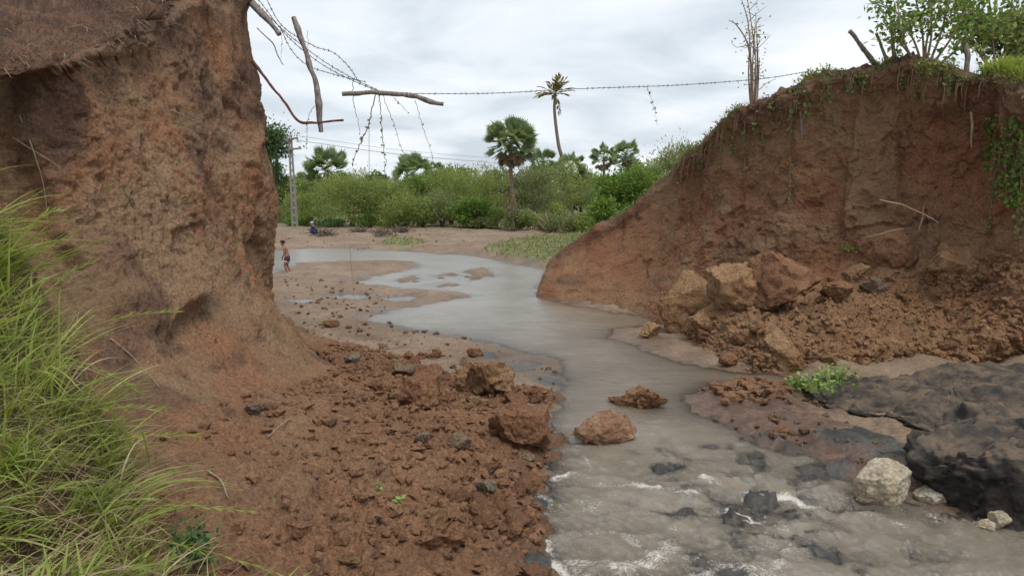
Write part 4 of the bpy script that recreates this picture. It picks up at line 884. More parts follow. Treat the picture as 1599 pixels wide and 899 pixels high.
tag(mb.build('verge_grass', M['verge'], None, False), 'short flattened grass on the far verge and sand bank', None, None, 'stuff')
for i, (a, b, lb) in enumerate((((826, 328), (862, 362), 'long bleached dry pole fallen against the scrub on the verge'), ((838, 336), (858, 364), 'shorter bleached pole under the long fallen one'), ((852, 330), (862, 362), 'upright thin bleached stick by the fallen poles'), ((932, 325), (945, 352), 'bare stick leaning in the scrub near the cut face'))):
    d = 60 if i < 3 else 44; mb = MB(); A, B = P(*a, d + .4), P(*b, d); B[2] = max(drop(B[0], B[1])[2], B[2]); mb.tube(smooth_curve([A, (A + B) / 2 + rs.normal(size=3) * .1, B], 4), np.linspace(.035, .075, 9), 5)
    tag(mb.build('dry_pole', M['twig'], None, True, B), lb, 'stick').location = Vector(B)

# ------------------------------------------------------------------ utility poles, cables, mast
def pole():
    d = 69; b = P(461, 362, d); b[2] = drop(b[0], b[1])[2] - .1; top = P(453, 216, d)
    t = thing('utility_pole', 'leaning concrete utility pole with two crossarms beside the cliff corner', 'utility pole', b); tp = top - b; mb = MB()
    n = np.array([tp[0], 0, tp[2]]) ; n /= np.linalg.norm(n)
    for sx in (-1, 1):                                   # the two webs of the tapered pole and its rungs
        mb.tube([np.array([sx * .20, 0, 0]), tp + np.array([sx * .10, 0, 0])], [.115, .085], 4)
    for s in np.linspace(.06, .98, 12): mb.box(tp * s, (.40 - .2 * s, .14, .22))
    mb.build('pole_shaft', M['concrete'], t, False, (0, 0, 0))
    for py, hw in ((217, 11), (233, 12)):
        mb = MB(); c = P(455 if py < 220 else 459, py, d) - b; hx = hw * mpp(d); mb.box(c + np.array([0, -.15, 0]), (2 * hx, .16, .16), np.array([[.985, 0, -.1], [0, 1, 0], [.1, 0, .985]]))
        a = mb.build('crossarm', M['post'], t, False, (0, 0, 0))
        if py < 220:
            for k in (-.9, -.2, .85):
                im = MB(); im.tube([c + np.array([k * hx, -.15, .05 + .1 * k]), c + np.array([k * hx, -.15, .16 + .1 * k]), c + np.array([k * hx, -.15, .18 + .1 * k]), c + np.array([k * hx, -.15, .3 + .1 * k])], [.03, .03, .07, .05], 6); im.build('insulator', M['concrete'], a, True, (0, 0, 0))
    d2 = 210; b2 = P(617, 300, d2); b2[2] = 1; t2 = thing('utility_pole', 'tiny far utility pole on the skyline below the radio mast', 'utility pole', b2); mb = MB(); e = P(617, 273, d2) - b2; mb.tube([[0, 0, 0], e], [.16, .12], 6); mb.build('pole_shaft', M['concrete'], t2, True, (0, 0, 0)); mb = MB(); mb.box(e - np.array([0, .2, .1]), (1.9, .2, .25)); mb.build('crossarm', M['post'], t2, False, (0, 0, 0))
    for k, (a, bb, m, lb) in enumerate((((463, 212), (830, 252), (640, 236), 'upper power cable running off from the crossarm of the utility pole'), ((462, 219), (820, 258), (640, 243), 'lower power cable running off from the crossarm of the utility pole'))):
        mb = MB(); mb.tube(smooth_curve([P(*a, d - .15), P(*m, 82), P(*bb, 100)], 12), .022 if k else .014, 4); tag(mb.build('power_cable', M['cable']), lb, 'cable')
    d3 = 330; b3 = P(577, 300, d3); b3[2] = 2; t3 = thing('radio_mast', 'thin pale radio mast rising faintly over the trees', 'mast', b3); e = P(576, 200, d3) - b3
    for sx, sy in ((-.28, -.16), (.28, -.16), (0, .32)): mb = MB(); mb.tube([[sx, sy, 0], e + np.array([sx, sy, 0])], .05, 4); mb.build('mast_leg', M['mast'], t3, True, (0, 0, 0))
    mb = MB(); zz = np.linspace(0, e[2], 44)
    for i in range(43): s = (-1) ** i * .28; mb.tube([[s + e[0] * i / 43, -.16, zz[i]], [-s + e[0] * i / 43, -.16, zz[i + 1]]], .03, 3, cap=False)
    mb.build('lattice', M['mast'], t3, True, (0, 0, 0))
pole()

# ------------------------------------------------------------------ broken fence hanging across the gap
DF = 16.5
def stick(name, label, pts, radii, mat, cat='post', seg=8, knots=True, d=DF):
    Pn = np.array([P(a, b, c) for a, b, c in pts]); k = 8; C = smooth_curve(Pn, k); n = len(C)
    R = np.interp(np.linspace(0, 1, n), np.linspace(0, 1, len(radii)), radii)
    if knots: R = R * (1 + .22 * fbm(C * 5.0, 3, 3)); C = C + .022 * np.stack([fbm(C * 3, 5, 2), fbm(C * 3, 6, 2), fbm(C * 3, 7, 2)], -1)
    mb = MB(); mb.tube(C, R, seg); o = mb.build(name, mat, None, True, C[-1]); o.location = Vector(C[-1]); return tag(o, label, cat)
stick('fence_post', 'long grey fence post hanging upright in the barbed wire', [(458, 28, 16.6), (475, 75, 16.5), (490, 120, 16.4), (498, 165, 16.4), (500, 206, 16.4)], [.055, .060, .062, .068, .060], M['post'])
stick('fence_post', 'grey-brown crooked fence post hanging level from the taut wire', [(535, 147, 16.5), (585, 145, 16.5), (640, 149, 16.5), (665, 157, 16.5), (692, 163, 16.5)], [.045, .052, .055, .058, .045], M['post'])
stick('root', 'thin reddish root curling out of the cliff and across the hanging post', [(396, 96, 16.2), (420, 128, 16.2), (445, 162, 16.2), (466, 189, 16.2), (500, 191, 16.2), (537, 188, 16.2)], [.036, .03, .028, .028, .026, .024], M['post_red'], 'root')
stick('fence_post', 'short grey post jutting out from the cliff top', [(372, -12, 16.6), (395, 6, 16.4), (418, 30, 16.2), (437, 53, 16.1)], [.07, .07, .06, .05], M['post'])
stick('twig', 'thin bare twig hanging below the jutting post', [(401, 44, 16.2), (424, 66, 16.1), (432, 85, 16.1), (442, 102, 16.1)], [.014, .014, .012, .008], M['post'], 'twig', 5)
def barbed(label, pts, r=.0075, barb=.12):
    C = smooth_curve([P(a, b, c) for a, b, c in pts], 14); mb = MB(); mb.tube(C, r, 4, cap=False)
    L = np.r_[0, np.cumsum(np.linalg.norm(np.diff(C, axis=0), axis=1))]; t = thing('barbed_wire', label, 'wire', C[0]); mb.build('wire_strand', M['wire'], t, True)
    bb = MB(); s = .1
    while s < L[-1]:
        c = np.array([np.interp(s, L, C[:, j]) for j in range(3)])
        for k in range(2): v = unit(1)[0] * .035; bb.tube([c - v, c + v], .006, 3, cap=False)
        s += barb * rs.uniform(.8, 1.4)
    bb.build('barbs', M['wire'], t, True)['kind'] = 'stuff'
barbed('taut barbed wire crossing the gap from the level hanging post to the far crest', [(590, 146, 16.5), (760, 146, 17.0), (900, 139, 17.8), (1060, 133, 18.8), (1190, 123, 19.9), (1262, 112, 20.5)])
barbed('upper barbed wire sagging from the cliff top to the level hanging post', [(386, -10, 16.6), (440, 45, 16.5), (500, 92, 16.5), (550, 122, 16.5), (592, 142, 16.5)])
barbed('second barbed wire sagging just below the upper one from the cliff top', [(400, -5, 16.7), (450, 58, 16.6), (505, 102, 16.6), (560, 130, 16.6), (597, 145, 16.6)])
barbed('slack barbed wire looping above the hanging posts', [(412, -10, 16.8), (440, 40, 16.7), (490, 72, 16.7), (520, 82, 16.7), (545, 105, 16.7), (560, 128, 16.6)])
barbed('low slack barbed wire dipping behind the upright hanging post', [(437, 42, 16.8), (455, 78, 16.8), (480, 102, 16.8), (520, 116, 16.8), (570, 128, 16.7)])
def hangvine(label, pts, leaf_n=14, leaf=.07, r=.006, mat='vine', name='hanging_vine', lo=.25, d_off=0):
    C = smooth_curve([P(*p) for p in pts], 10); t = thing(name, label, 'vine', C[0]); mb = MB(); C2 = C + .01 * rs.normal(size=C.shape); mb.tube(C2, np.linspace(r * 1.3, r * .7, len(C)), 4, cap=False); mb.build('stem', M['twig'] if mat != 'wire' else M['wire'], t)
    if leaf_n:
        k = rs.randint(int(len(C) * lo), len(C), leaf_n); lb = MB(); lb.leaves(C[k], unit(leaf_n) + np.array([0, 0, -.4]), unit(leaf_n), leaf * rs.uniform(.6, 1.3, leaf_n), leaf * .8 * rs.uniform(.6, 1.2, leaf_n), rs.uniform(0, 1, leaf_n)); lb.build('leaves', M[mat if mat != 'wire' else 'vine'], t, False)
    return t
hangvine('leafiest vine slanting down from the middle of the level post', [(586, 148, 16.5), (575, 195, 16.5), (562, 225, 16.5), (549, 258, 16.5)], 26, .08, .010)
hangvine('thin bare vine crossing down to the leafy double vine', [(550, 125, 16.6), (553, 165, 16.6), (561, 195, 16.6), (562, 212, 16.6)], 5, .05)
hangvine('leafy single vine hanging straight below the level post', [(591, 149, 16.5), (595, 180, 16.5), (597, 215, 16.5), (601, 250, 16.5), (600, 282, 16.5)], 20, .08, .009)
hangvine('thin vine slanting down from the level post, next after the straight leafy one', [(597, 149, 16.5), (612, 185, 16.5), (622, 215, 16.5), (629, 240, 16.5)], 7, .05)
hangvine('thin vine hanging near the far end of the level post', [(648, 157, 16.5), (658, 190, 16.5), (668, 220, 16.5), (676, 248, 16.5)], 7, .05)
hangvine('short broken wire end dangling under the level post', [(615, 153, 16.5), (625, 162, 16.5), (638, 178, 16.5)], 3, .05)
hangvine('short leafy vine hanging from the reddish root', [(492, 165, 16.4), (482, 180, 16.4), (479, 205, 16.4), (478, 232, 16.4)], 8, .05)
hangvine('dry leafy strand hanging from the taut wire near the far crest', [(1010, 136, 18.5), (1015, 150, 18.5), (1021, 168, 18.5), (1027, 195, 18.5)], 14, .07, .005, lo=.05)
hangvine('bare strand dangling beside the thin twig at the cliff top', [(437, 40, 16.7), (440, 70, 16.7), (438, 100, 16.7)], 2, .04, .004)
hangvine('bare strand hanging upright behind the upright post', [(480, 48, 16.9), (481, 75, 16.9), (481, 105, 16.9)], 0, .04, .004)
# a long thin wire sags across the sand flat towards the cliff foot
hangvine('thin dark wire standing out of the sand flat before the stream', [(546, 385, 15.5), (550, 430, 15.5), (557, 490, 15.5), (558, 530, 15.5)], 0, .04, .0025, 'wire', 'loose_wire')

# ------------------------------------------------------------------ things on the crest of the cut face
def facevine(label, pts, leaf_n, leaf=.09, mat='vine', r=.008, group=None, off=.06):
    C = []
    for a, b in pts:
        h, nn = surf(a, b); rr = ray(a, b); C.append(h - rr / np.linalg.norm(rr) * off)
    C = np.array(C); kp = [0]
    for i in range(1, len(C)):
        if np.linalg.norm(C[i] - C[kp[-1]]) < 4.0: kp.append(i)
    if len(kp) < 2: return
    C = C[kp]; C[:, 1] = np.minimum(C[:, 1], np.interp(np.arange(len(C)), [0, len(C) - 1], [C[0, 1], C[-1, 1]]) + .25)
    C = smooth_curve(C, 8); t = thing('creeper', label, 'creeper', C[0], group); mb = MB(); mb.tube(C + .012 * rs.normal(size=C.shape), r, 4, cap=False); mb.build('stem', M['twig'], t)
    if leaf_n:
        k = np.clip((rs.rand(leaf_n) ** .9 * len(C)).astype(int), 0, len(C) - 1); lb = MB(); D = unit(leaf_n) + np.array([0, -.4, -.5]); lb.leaves(C[k] + .06 * unit(leaf_n), D, unit(leaf_n) + np.array([-.3, -1., .6]), leaf * rs.uniform(.6, 1.4, leaf_n), leaf * .85 * rs.uniform(.6, 1.2, leaf_n), rs.uniform(0, 1, leaf_n)); lb.build('leaves', M[mat], t, False)
facevine('long creeper strand trailing down the lower slope of the cut face to the rubble', [(1064, 262), (1060, 300), (1053, 340), (1048, 375), (1038, 410)], 40)
facevine('short creeper hanging near the long trailing strand', [(1085, 245), (1078, 290), (1076, 330), (1076, 365)], 22)
facevine('creeper strand hanging from the slope below the bare shrub', [(1128, 210), (1124, 240), (1122, 275)], 16)
facevine('creeper strand on the dark soil under the bare shrub', [(1163, 190), (1163, 230), (1163, 270)], 18)
facevine('sparse creeper between the bare shrub and the hanging grey post', [(1192, 200), (1190, 240), (1188, 270)], 16)
facevine('thick creeper strand just before the hanging grey post', [(1232, 140), (1236, 170), (1234, 220), (1234, 280), (1231, 320)], 44)
facevine('densest leafy creeper draped over the brink past the hanging grey post', [(1272, 112), (1270, 150), (1274, 190), (1278, 230), (1280, 280)], 120, .10)
facevine('second leafy creeper close beside the densest one', [(1262, 120), (1258, 150), (1262, 185)], 60, .10)
facevine('narrow creeper hanging from the brink under the leaning stump', [(1318, 108), (1312, 140), (1306, 165)], 26)
facevine('thin bare root line with few leaves below the crest', [(1368, 110), (1366, 140), (1366, 172)], 5)
facevine('sparse thin creeper left of the sandy scar on the face', [(1302, 115), (1302, 160), (1304, 195)], 12)
facevine('short leafy tuft hanging under the middle of the crest', [(1340, 108), (1341, 118), (1343, 128)], 18)
facevine('thin creeper trailing on the slope among small leaves', [(1110, 222), (1105, 260), (1100, 300)], 14)
facevine('few-leaved root dangling under the end of the crest', [(1516, 150), (1518, 180), (1517, 228)], 3)
for i, (a, b) in enumerate(((1545, 185), (1558, 178), (1570, 190), (1582, 182), (1594, 195), (1552, 215), (1575, 225), (1590, 235))):
    facevine('leafy creeper strand in the curtain at the end of the cut face', [(a, b), (a + rs.uniform(-6, 6), b + 40), (a + rs.uniform(-8, 8), b + 75 + 60 * rs.rand())], 90, .11, 'vine' if i % 2 else 'bright', .008, 'creeper curtain')
for i, (a, b, l) in enumerate(((1100, 232, 30), (1145, 200, 40), (1180, 178, 30), (1206, 158, 34), (1222, 148, 50), (1246, 132, 40), (1284, 120, 70), (1294, 118, 36), (1330, 116, 30), (1352, 114, 24), (1410, 112, 26), (1435, 112, 40), (1480, 118, 30))):
    facevine('short leafy creeper strand dangling from the brink of the cut face', [(a, b), (a - 2, b + l * .5), (a - 3 + rs.uniform(-3, 3), b + l)], 26, .10, 'vine', .006, 'short creepers under the brink')
o = stick('fence_post', 'slim pale grey post hanging down the cut face under the brink', [(1249, 155, 20.4), (1252, 190, 20.5), (1256, 220, 20.5), (1257, 250, 20.6)], [.04, .045, .045, .035], M['post'])
stick('stump', 'grey leaning stump on the crest, furthest out over the face', [(1326, 49, 19.4), (1345, 72, 19.5), (1372, 112, 19.6)], [.05, .055, .065], M['post'], 'stump')
stick('stump', 'shorter grey stump leaning beside the furthest one on the crest', [(1368, 52, 19.3), (1377, 74, 19.4), (1389, 112, 19.4)], [.038, .04, .045], M['post'], 'stump')
stick('stump', 'thin grey stake at the foot of the leafy shrub on the crest', [(1392, 45, 19.2), (1395, 70, 19.2), (1399, 112, 19.2)], [.045, .045, .05], M['post'], 'stump')
stick('stump', 'forked grey stump past the leafy shrub', [(1505, 65, 18.4), (1510, 90, 18.4), (1510, 132, 18.4)], [.05, .06, .07], M['post'], 'stump')
stick('twig', 'long pale dry twig lying over the top of the rubble', [(1373, 312, 17.2), (1400, 318, 17.2), (1440, 332, 17.3), (1466, 347, 17.3)], [.02, .022, .02, .012], M['twig'], 'twig', 5)
stick('twig', 'upright forked dry twig behind the dark-faced block', [(1443, 322, 17.1), (1440, 345, 17.2), (1433, 362, 17.3)], [.012, .018, .022], M['twig'], 'twig', 5)
stick('twig', 'small dry twig low on the rubble beside the upright one', [(1354, 372, 17.4), (1385, 362, 17.4), (1410, 358, 17.4)], [.012, .014, .012], M['twig'], 'twig', 5)
stick('root', 'pale root hanging over the face under the end of the crest', [(1517, 175, 17.0), (1518, 200, 17.1), (1516, 230, 17.2)], [.03, .03, .012], M['twig'], 'root', 5)
def crest_shrub(name, label, px, py, d, stems, leaves, leaf, mat, group=None, bark='twig', twigs=3):
    """stems: list of photo-pixel polylines from the foot up"""
    b = P(px, py, d); t = thing(name, label, 'shrub', b, group); lb = MB(); LC = []
    for i, st in enumerate(stems):
        pts = np.array([P(a, c, d + rs.uniform(-.5, .5) * (j > 0)) for j, (a, c) in enumerate(st)]) - b; C = smooth_curve(pts, 7); mb = MB(); mb.tube(C, np.linspace(.034, .008, len(C)), 5)
        s = mb.build('stem', M[bark], t, True, (0, 0, 0)); tb = MB()
        for k in range(twigs):
            q = C[rs.randint(len(C) // 3, len(C))]; v = unit(1)[0] * np.array([1, 1, .6]) + np.array([0, 0, .35]); e = q + v * rs.uniform(.25, .75); tb.tube([q, (q + e) / 2 + rs.normal(size=3) * .04, e], [.011, .009, .005], 4, cap=False); LC += [q + (e - q) * w for w in np.linspace(.25, 1, 6)]
        if twigs: tb.build('twigs', M[bark], s, True, (0, 0, 0))['kind'] = 'stuff'
        LC += list(C[len(C) // 3:])
    if leaves:
        LC = np.array(LC); k = rs.randint(0, len(LC), leaves); lb.leaves(LC[k] + .12 * rs.normal(size=(leaves, 3)), unit(leaves) + np.array([0, 0, -.1]), unit(leaves) + np.array([0, 0, .8]), leaf * rs.uniform(.6, 1.35, leaves), leaf * .6 * rs.uniform(.7, 1.2, leaves), rs.uniform(0, 1, leaves)); lb.build('leaves', mat, t, False, (0, 0, 0))
crest_shrub('bare_shrub', 'tall nearly leafless shrub standing on the slope of the cut face', 1176, 172, 21.8, [[(1176, 172), (1172, 90), (1168, 35), (1158, 0)], [(1178, 172), (1180, 100), (1178, 50), (1185, 28)], [(1174, 172), (1170, 80), (1152, 42), (1138, 32)], [(1179, 172), (1183, 110), (1182, 60), (1180, 20)], [(1173, 172), (1169, 120), (1170, 70)], [(1181, 172), (1184, 130), (1186, 90)], [(1176, 172), (1175, 110), (1176, 60), (1164, -20)]], 260, .085, M['vine'], twigs=4)
crest_shrub('leafy_shrub', 'many-stemmed leafy shrub on the flat of the crest', 1440, 102, 18.8, [[(1440, 102), (1425, 60), (1400, 20), (1370, 8)], [(1443, 102), (1440, 50), (1430, 0), (1420, -40)], [(1446, 102), (1455, 50), (1450, 0), (1452, -60)], [(1450, 102), (1470, 50), (1480, 0), (1490, -50)], [(1436, 102), (1412, 75), (1395, 50), (1385, 10)], [(1455, 102), (1485, 60), (1505, 20), (1520, -20)], [(1444, 102), (1448, 60), (1465, 20), (1470, -50)], [(1430, 104), (1410, 60), (1402, 10), (1400, -40)], [(1462, 104), (1492, 80), (1515, 55), (1530, 30)]], 1500, .15, M['bright'], twigs=9)
crest_shrub('leafy_shrub', 'dense darker green shrub behind the forked stump', 1555, 112, 20.5, [[(1545, 115), (1530, 60), (1515, 10), (1505, -30)], [(1555, 115), (1550, 60), (1545, 0), (1540, -50)], [(1565, 115), (1575, 60), (1580, 0), (1590, -60)], [(1575, 115), (1600, 70), (1620, 20), (1640, -40)], [(1550, 115), (1520, 70), (1500, 35)], [(1580, 115), (1590, 80), (1605, 40)], [(1600, 115), (1630, 60), (1650, 0)]], 3200, .17, M['feather'], twigs=14)
crest_shrub('leafy_shrub', 'low shrub seen through the stems at the end of the crest', 1590, 112, 23, [[(1560, 112), (1550, 80), (1545, 50)], [(1575, 112), (1580, 70), (1575, 40)], [(1590, 112), (1600, 80), (1605, 30)], [(1610, 112), (1625, 70), (1640, 30)]], 1500, .18, M['darkleaf'], twigs=12)
# grass along the brink
mb = MB(); m = (VR > 7.75) & (VR < 8.6) & (UR > 1.6) & (UR < 9.6); pts = QR[m]; pts = pts[rs.choice(len(pts), 3000)]; dens = fbm(pts * 1.6, 91, 3) > -.25; pts = pts[dens]; n = len(pts)
blades(mb, pts, rs.uniform(.08, .32, n), rs.uniform(.010, .02, n), np.array([-.25, -.2, 0]), np.clip(rs.normal(.5, .25, n), 0, 1), 3, .7, .6)
k = 1500; c = pts[rs.randint(0, n, k)] + .12 * unit(k) + np.array([0, 0, .05]); mb.leaves(c, unit(k), unit(k) + np.array([0, 0, 1.]), rs.uniform(.04, .10, k), rs.uniform(.03, .07, k), rs.uniform(0, 1, k))
tag(mb.build('crest_grass', M['verge'], None, False), 'thin grass and weeds along the brink of the cut face', None, None, 'stuff')
mb = MB(); m = (VR > 8.1) & (UR > 8.2) & (UR < 10.5); pts = QR[m]; pts = pts[rs.choice(len(pts), 1500)]; n = len(pts)
blades(mb, pts, rs.uniform(.2, .6, n), rs.uniform(.012, .03, n), np.array([-.2, -.2, 0]), np.clip(rs.normal(.5, .25, n), 0, 1), 3, .6, .5)
tag(mb.build('slope_grass', M['grass'], None, False), 'bright grass on the slope behind the end of the cut face', None, None, 'stuff')
# fringe roots under the brink
mb = MB(); m = (VR > 7.55) & (VR < 7.95) & (UR > 2) & (UR < 8.6); pts = QR[m]; pts = pts[rs.choice(len(pts), 80)]
for q in pts:
    e = q + np.array([-.1, -.12, -rs.uniform(.15, .7)]); mb.tube([q, (q + e) / 2 + np.array([-.06, -.07, 0]) + .03 * unit(1)[0], e], [.006, .005, .003], 3, rs.rand(), False)
tag(mb.build('root_fringe', M['twig'], None, True), 'fine dry roots hanging under the brink of the cut face', None, None, 'stuff')
mb = MB(); m = (VP > 7.6) & (VP < 8.7) & (UP > .4) & (UP < 4.2); pts = QL[m]; pts = pts[rs.choice(len(pts), 100)]
for q in pts:
    v = np.array([rs.uniform(-.2, .5), rs.uniform(-.4, .1), rs.uniform(-.12, .12)]) * rs.uniform(.4, 1.3); mb.tube([q + [0, 0, .02], q + v * .5 + np.array([0, 0, .05]), q + v - np.array([0, 0, .03])], [.006, .006, .003], 3, rs.rand(), False)
tag(mb.build('dead_straw', M['twig'], None, True), 'dead straw and roots matted on the dark crust of the cliff top', None, None, 'stuff')
for pts_, lb in (([(30, 180), (50, 230), (68, 290), (75, 350)], 'long thin root hanging down the cliff face above the grass'), ([(20, 215), (60, 240), (95, 262)], 'short root crossing the long one on the cliff face'), ([(268, 172), (310, 192), (362, 222)], 'pale thin root lying across the upper cliff face'), ([(172, 528), (205, 555), (250, 605)], 'thin pale twig on the clay slope beside the grass'), ([(418, 682), (450, 655), (495, 632)], 'bent pale twig lying on the debris slope'), ([(325, 735), (345, 750), (355, 775)], 'dark root crumb sticking out low on the debris slope')):
    C = []
    for a, b in pts_: h, nn = surf(a, b); rr = ray(a, b); C.append(h - rr / np.linalg.norm(rr) * .05)
    mb = MB(); C = smooth_curve(C, 6); mb.tube(C, np.linspace(.012, .006, len(C)), 5); tag(mb.build('root', M['twig'], None, True, C[0]), lb, 'root').location = Vector(C[0])

# ------------------------------------------------------------------ fallen creeper on the clay, small weeds
def leafpile(name, label, spots, n, leaf, mat, hgt=.18, cat='plant', stems=12):
    c0, _ = surf(*spots[0][:2]); t = thing(name, label, cat, c0); mb = MB(); sb = MB()
    for (px, py, sx, zz) in spots:
        c = G(px, py, zz); s = mpp(c[1]) * sx; k = int(n * sx / sum(q[2] for q in spots)); pts = c + rs.normal(size=(k, 3)) * np.array([s * .5, s * .4, hgt * .4]) + np.array([0, 0, hgt * .5])
        pts[:, 2] = np.maximum(pts[:, 2], zz - .02); mb.leaves(pts, unit(k) + np.array([0, 0, .1]), unit(k) + np.array([0, -.3, 1.]), leaf * rs.uniform(.6, 1.3, k), leaf * .75 * rs.uniform(.7, 1.2, k), rs.uniform(0, 1, k))
        for _ in range(stems): e = c + rs.normal(size=3) * np.array([s, s * .7, hgt * .5]); e[2] = max(e[2], zz); sb.tube([c + [0, 0, hgt * .3], (c + e) / 2 + [0, 0, hgt * .5], e], [.006, .005, .003], 3, .5, False)
    mb.build('leaves', mat, t, False); sb.build('stems', M['vine'], t, True)['kind'] = 'stuff'; return t
leafpile('fallen_creeper', 'fresh green creeper fallen over the tip of the black clay slab', [(1300, 592, 36, .22), (1285, 612, 26, .24), (1255, 606, 22, .12), (1240, 610, 14, .05)], 420, .085, M['vine_fresh'], .22)
leafpile('weed', 'tiny green weed sprouting low on the debris slope', [(619, 787, 12, surf(619, 787)[0][2])], 26, .06, M['vine_fresh'], .08, stems=4)
leafpile('weed', 'small green tuft on the rubble under the dry twigs', [(1328, 392, 18, surf(1328, 392)[0][2])], 60, .09, M['bright'], .14, stems=6)
leafpile('weed', 'small weed seedling on the debris slope above the tiny sprout', [(590, 765, 8, surf(590, 765)[0][2])], 14, .05, M['vine_fresh'], .06, stems=3)

# ------------------------------------------------------------------ grass in front
mb = MB(); dry = MB(); m = (VG > 2.15) & (VG < 5.4) & (UG > 1.6) & (UG < 8.7); pool = QG[m]; VV = VG[m]; wgt = np.where(VV < 3.6, 2.0, 1.0) * np.linalg.norm(pool[:, :2], axis=1); wgt /= wgt.sum()
tuft = pool[rs.choice(len(pool), 380, p=wgt)]
for i, c in enumerate(tuft):
    k = rs.randint(7, 22); pts = c + rs.normal(size=(k, 3)) * np.array([.07, .07, .01]); a = rs.normal(.2, .95); ln = np.array([math.cos(a), math.sin(a), 0]) * rs.uniform(.15, 1.5)
    Lb = rs.uniform(.45, 1.0) * (.55 + .55 * float(sstep(4.0, 6.8, c[1]))); tb = np.clip(rs.normal(.5, .25), 0, 1)
    blades(mb, pts, Lb * rs.uniform(.45, 1.1, k), rs.uniform(.005, .021, k), ln, np.clip(tb + rs.normal(size=k) * .15, 0, 1), 7, rs.uniform(.15, .85), .5)
k = 2200; pts = pool[rs.choice(len(pool), k, p=wgt)]; blades(mb, pts, rs.uniform(.12, .4, k), rs.uniform(.006, .013, k), np.array([.5, .1, 0]), np.clip(rs.normal(.35, .2, k), 0, 1), 4, .5, .7)
# a few long stalks that reach out over the slope, with loose seed heads
for (x0, y0, x1, y1, dd) in ((120, 520, 270, 487, 6.3), (150, 700, 300, 680, 5.6), (180, 840, 430, 893, 4.7), (160, 800, 385, 797, 5.0), (90, 560, 215, 610, 6.2), (60, 470, 140, 410, 7.0), (40, 360, 90, 330, 7.3), (110, 650, 250, 640, 5.9)):
    A, B = P(x0, y0, dd), P(x1, y1, dd + .2); C = smooth_curve([A - [.25, .1, .25], A, (A + B) / 2 + [0, 0, .05], B], 6); mb.tube(C, np.linspace(.0045, .002, len(C)), 4, .75, False)
    q = C[-9:]; kk = len(q) * 3; mb.leaves(np.repeat(q, 3, 0), unit(kk) * .4 + (B - A) / np.linalg.norm(B - A), unit(kk), np.full(kk, .10), np.full(kk, .009), np.full(kk, .7))
tag(mb.build('tall_grass', M['grass'], None, True), 'tall bright green grass leaning over the near bank', None, None, 'stuff')
for i in range(70):
    c = pool[rs.choice(len(pool), p=wgt)]; k = rs.randint(4, 12); a = rs.normal(.2, 1.2); blades(dry, c + rs.normal(size=(k, 3)) * np.array([.08, .08, .01]), rs.uniform(.3, .85, k), rs.uniform(.004, .012, k), np.array([math.cos(a), math.sin(a), 0]) * rs.uniform(.4, 1.6), rs.uniform(0, 1, k), 6, rs.uniform(.3, .9), .5)
k = 5200; pd = pool[rs.choice(len(pool), k)] + rs.normal(size=(k, 3)) * .04
blades(dry, pd, rs.uniform(.15, .6, k), rs.uniform(.005, .011, k), np.array([1.2, .1, -.5]), rs.uniform(0, 1, k), 4, .5, 1.1)
tag(dry.build('dry_grass', M['straw'], None, True), 'dry matted grass under the tall green grass', None, None, 'stuff')
leafpile('weed', 'dark leafy weed at the foot of the grass in the lower corner', [(298, 862, 34, surf(298, 862)[0][2] + .05), (305, 884, 30, surf(305, 884)[0][2] + .05)], 240, .05, M['darkleaf'], .22, stems=8)

# ------------------------------------------------------------------ people
def skin_mesh(name, joints, edges, mat, sub=2):
    """one continuous body grown round a skeleton: joints {key: (x, y, z, r)}; root first"""
    keys = list(joints); me = bpy.data.meshes.new(name + '_skeleton'); me.from_pydata([joints[k][:3] for k in keys], [(keys.index(a), keys.index(b)) for a, b in edges], [])
    ob = bpy.data.objects.new('skeleton', me); COL.objects.link(ob); md = ob.modifiers.new('skin', 'SKIN'); md.use_smooth_shade = True
    for i, k in enumerate(keys):
        r = joints[k][3]; me.skin_vertices[0].data[i].radius = (r, r) if np.isscalar(r) else r
    me.skin_vertices[0].data[0].use_root = True
    sd = ob.modifiers.new('sub', 'SUBSURF'); sd.levels = sub; sd.render_levels = sub
    dg = bpy.context.evaluated_depsgraph_get(); dg.update(); out = bpy.data.meshes.new_from_object(ob.evaluated_get(dg)); out.name = name
    bpy.data.objects.remove(ob); bpy.data.meshes.remove(me); out.materials.clear(); out.materials.append(mat); return out
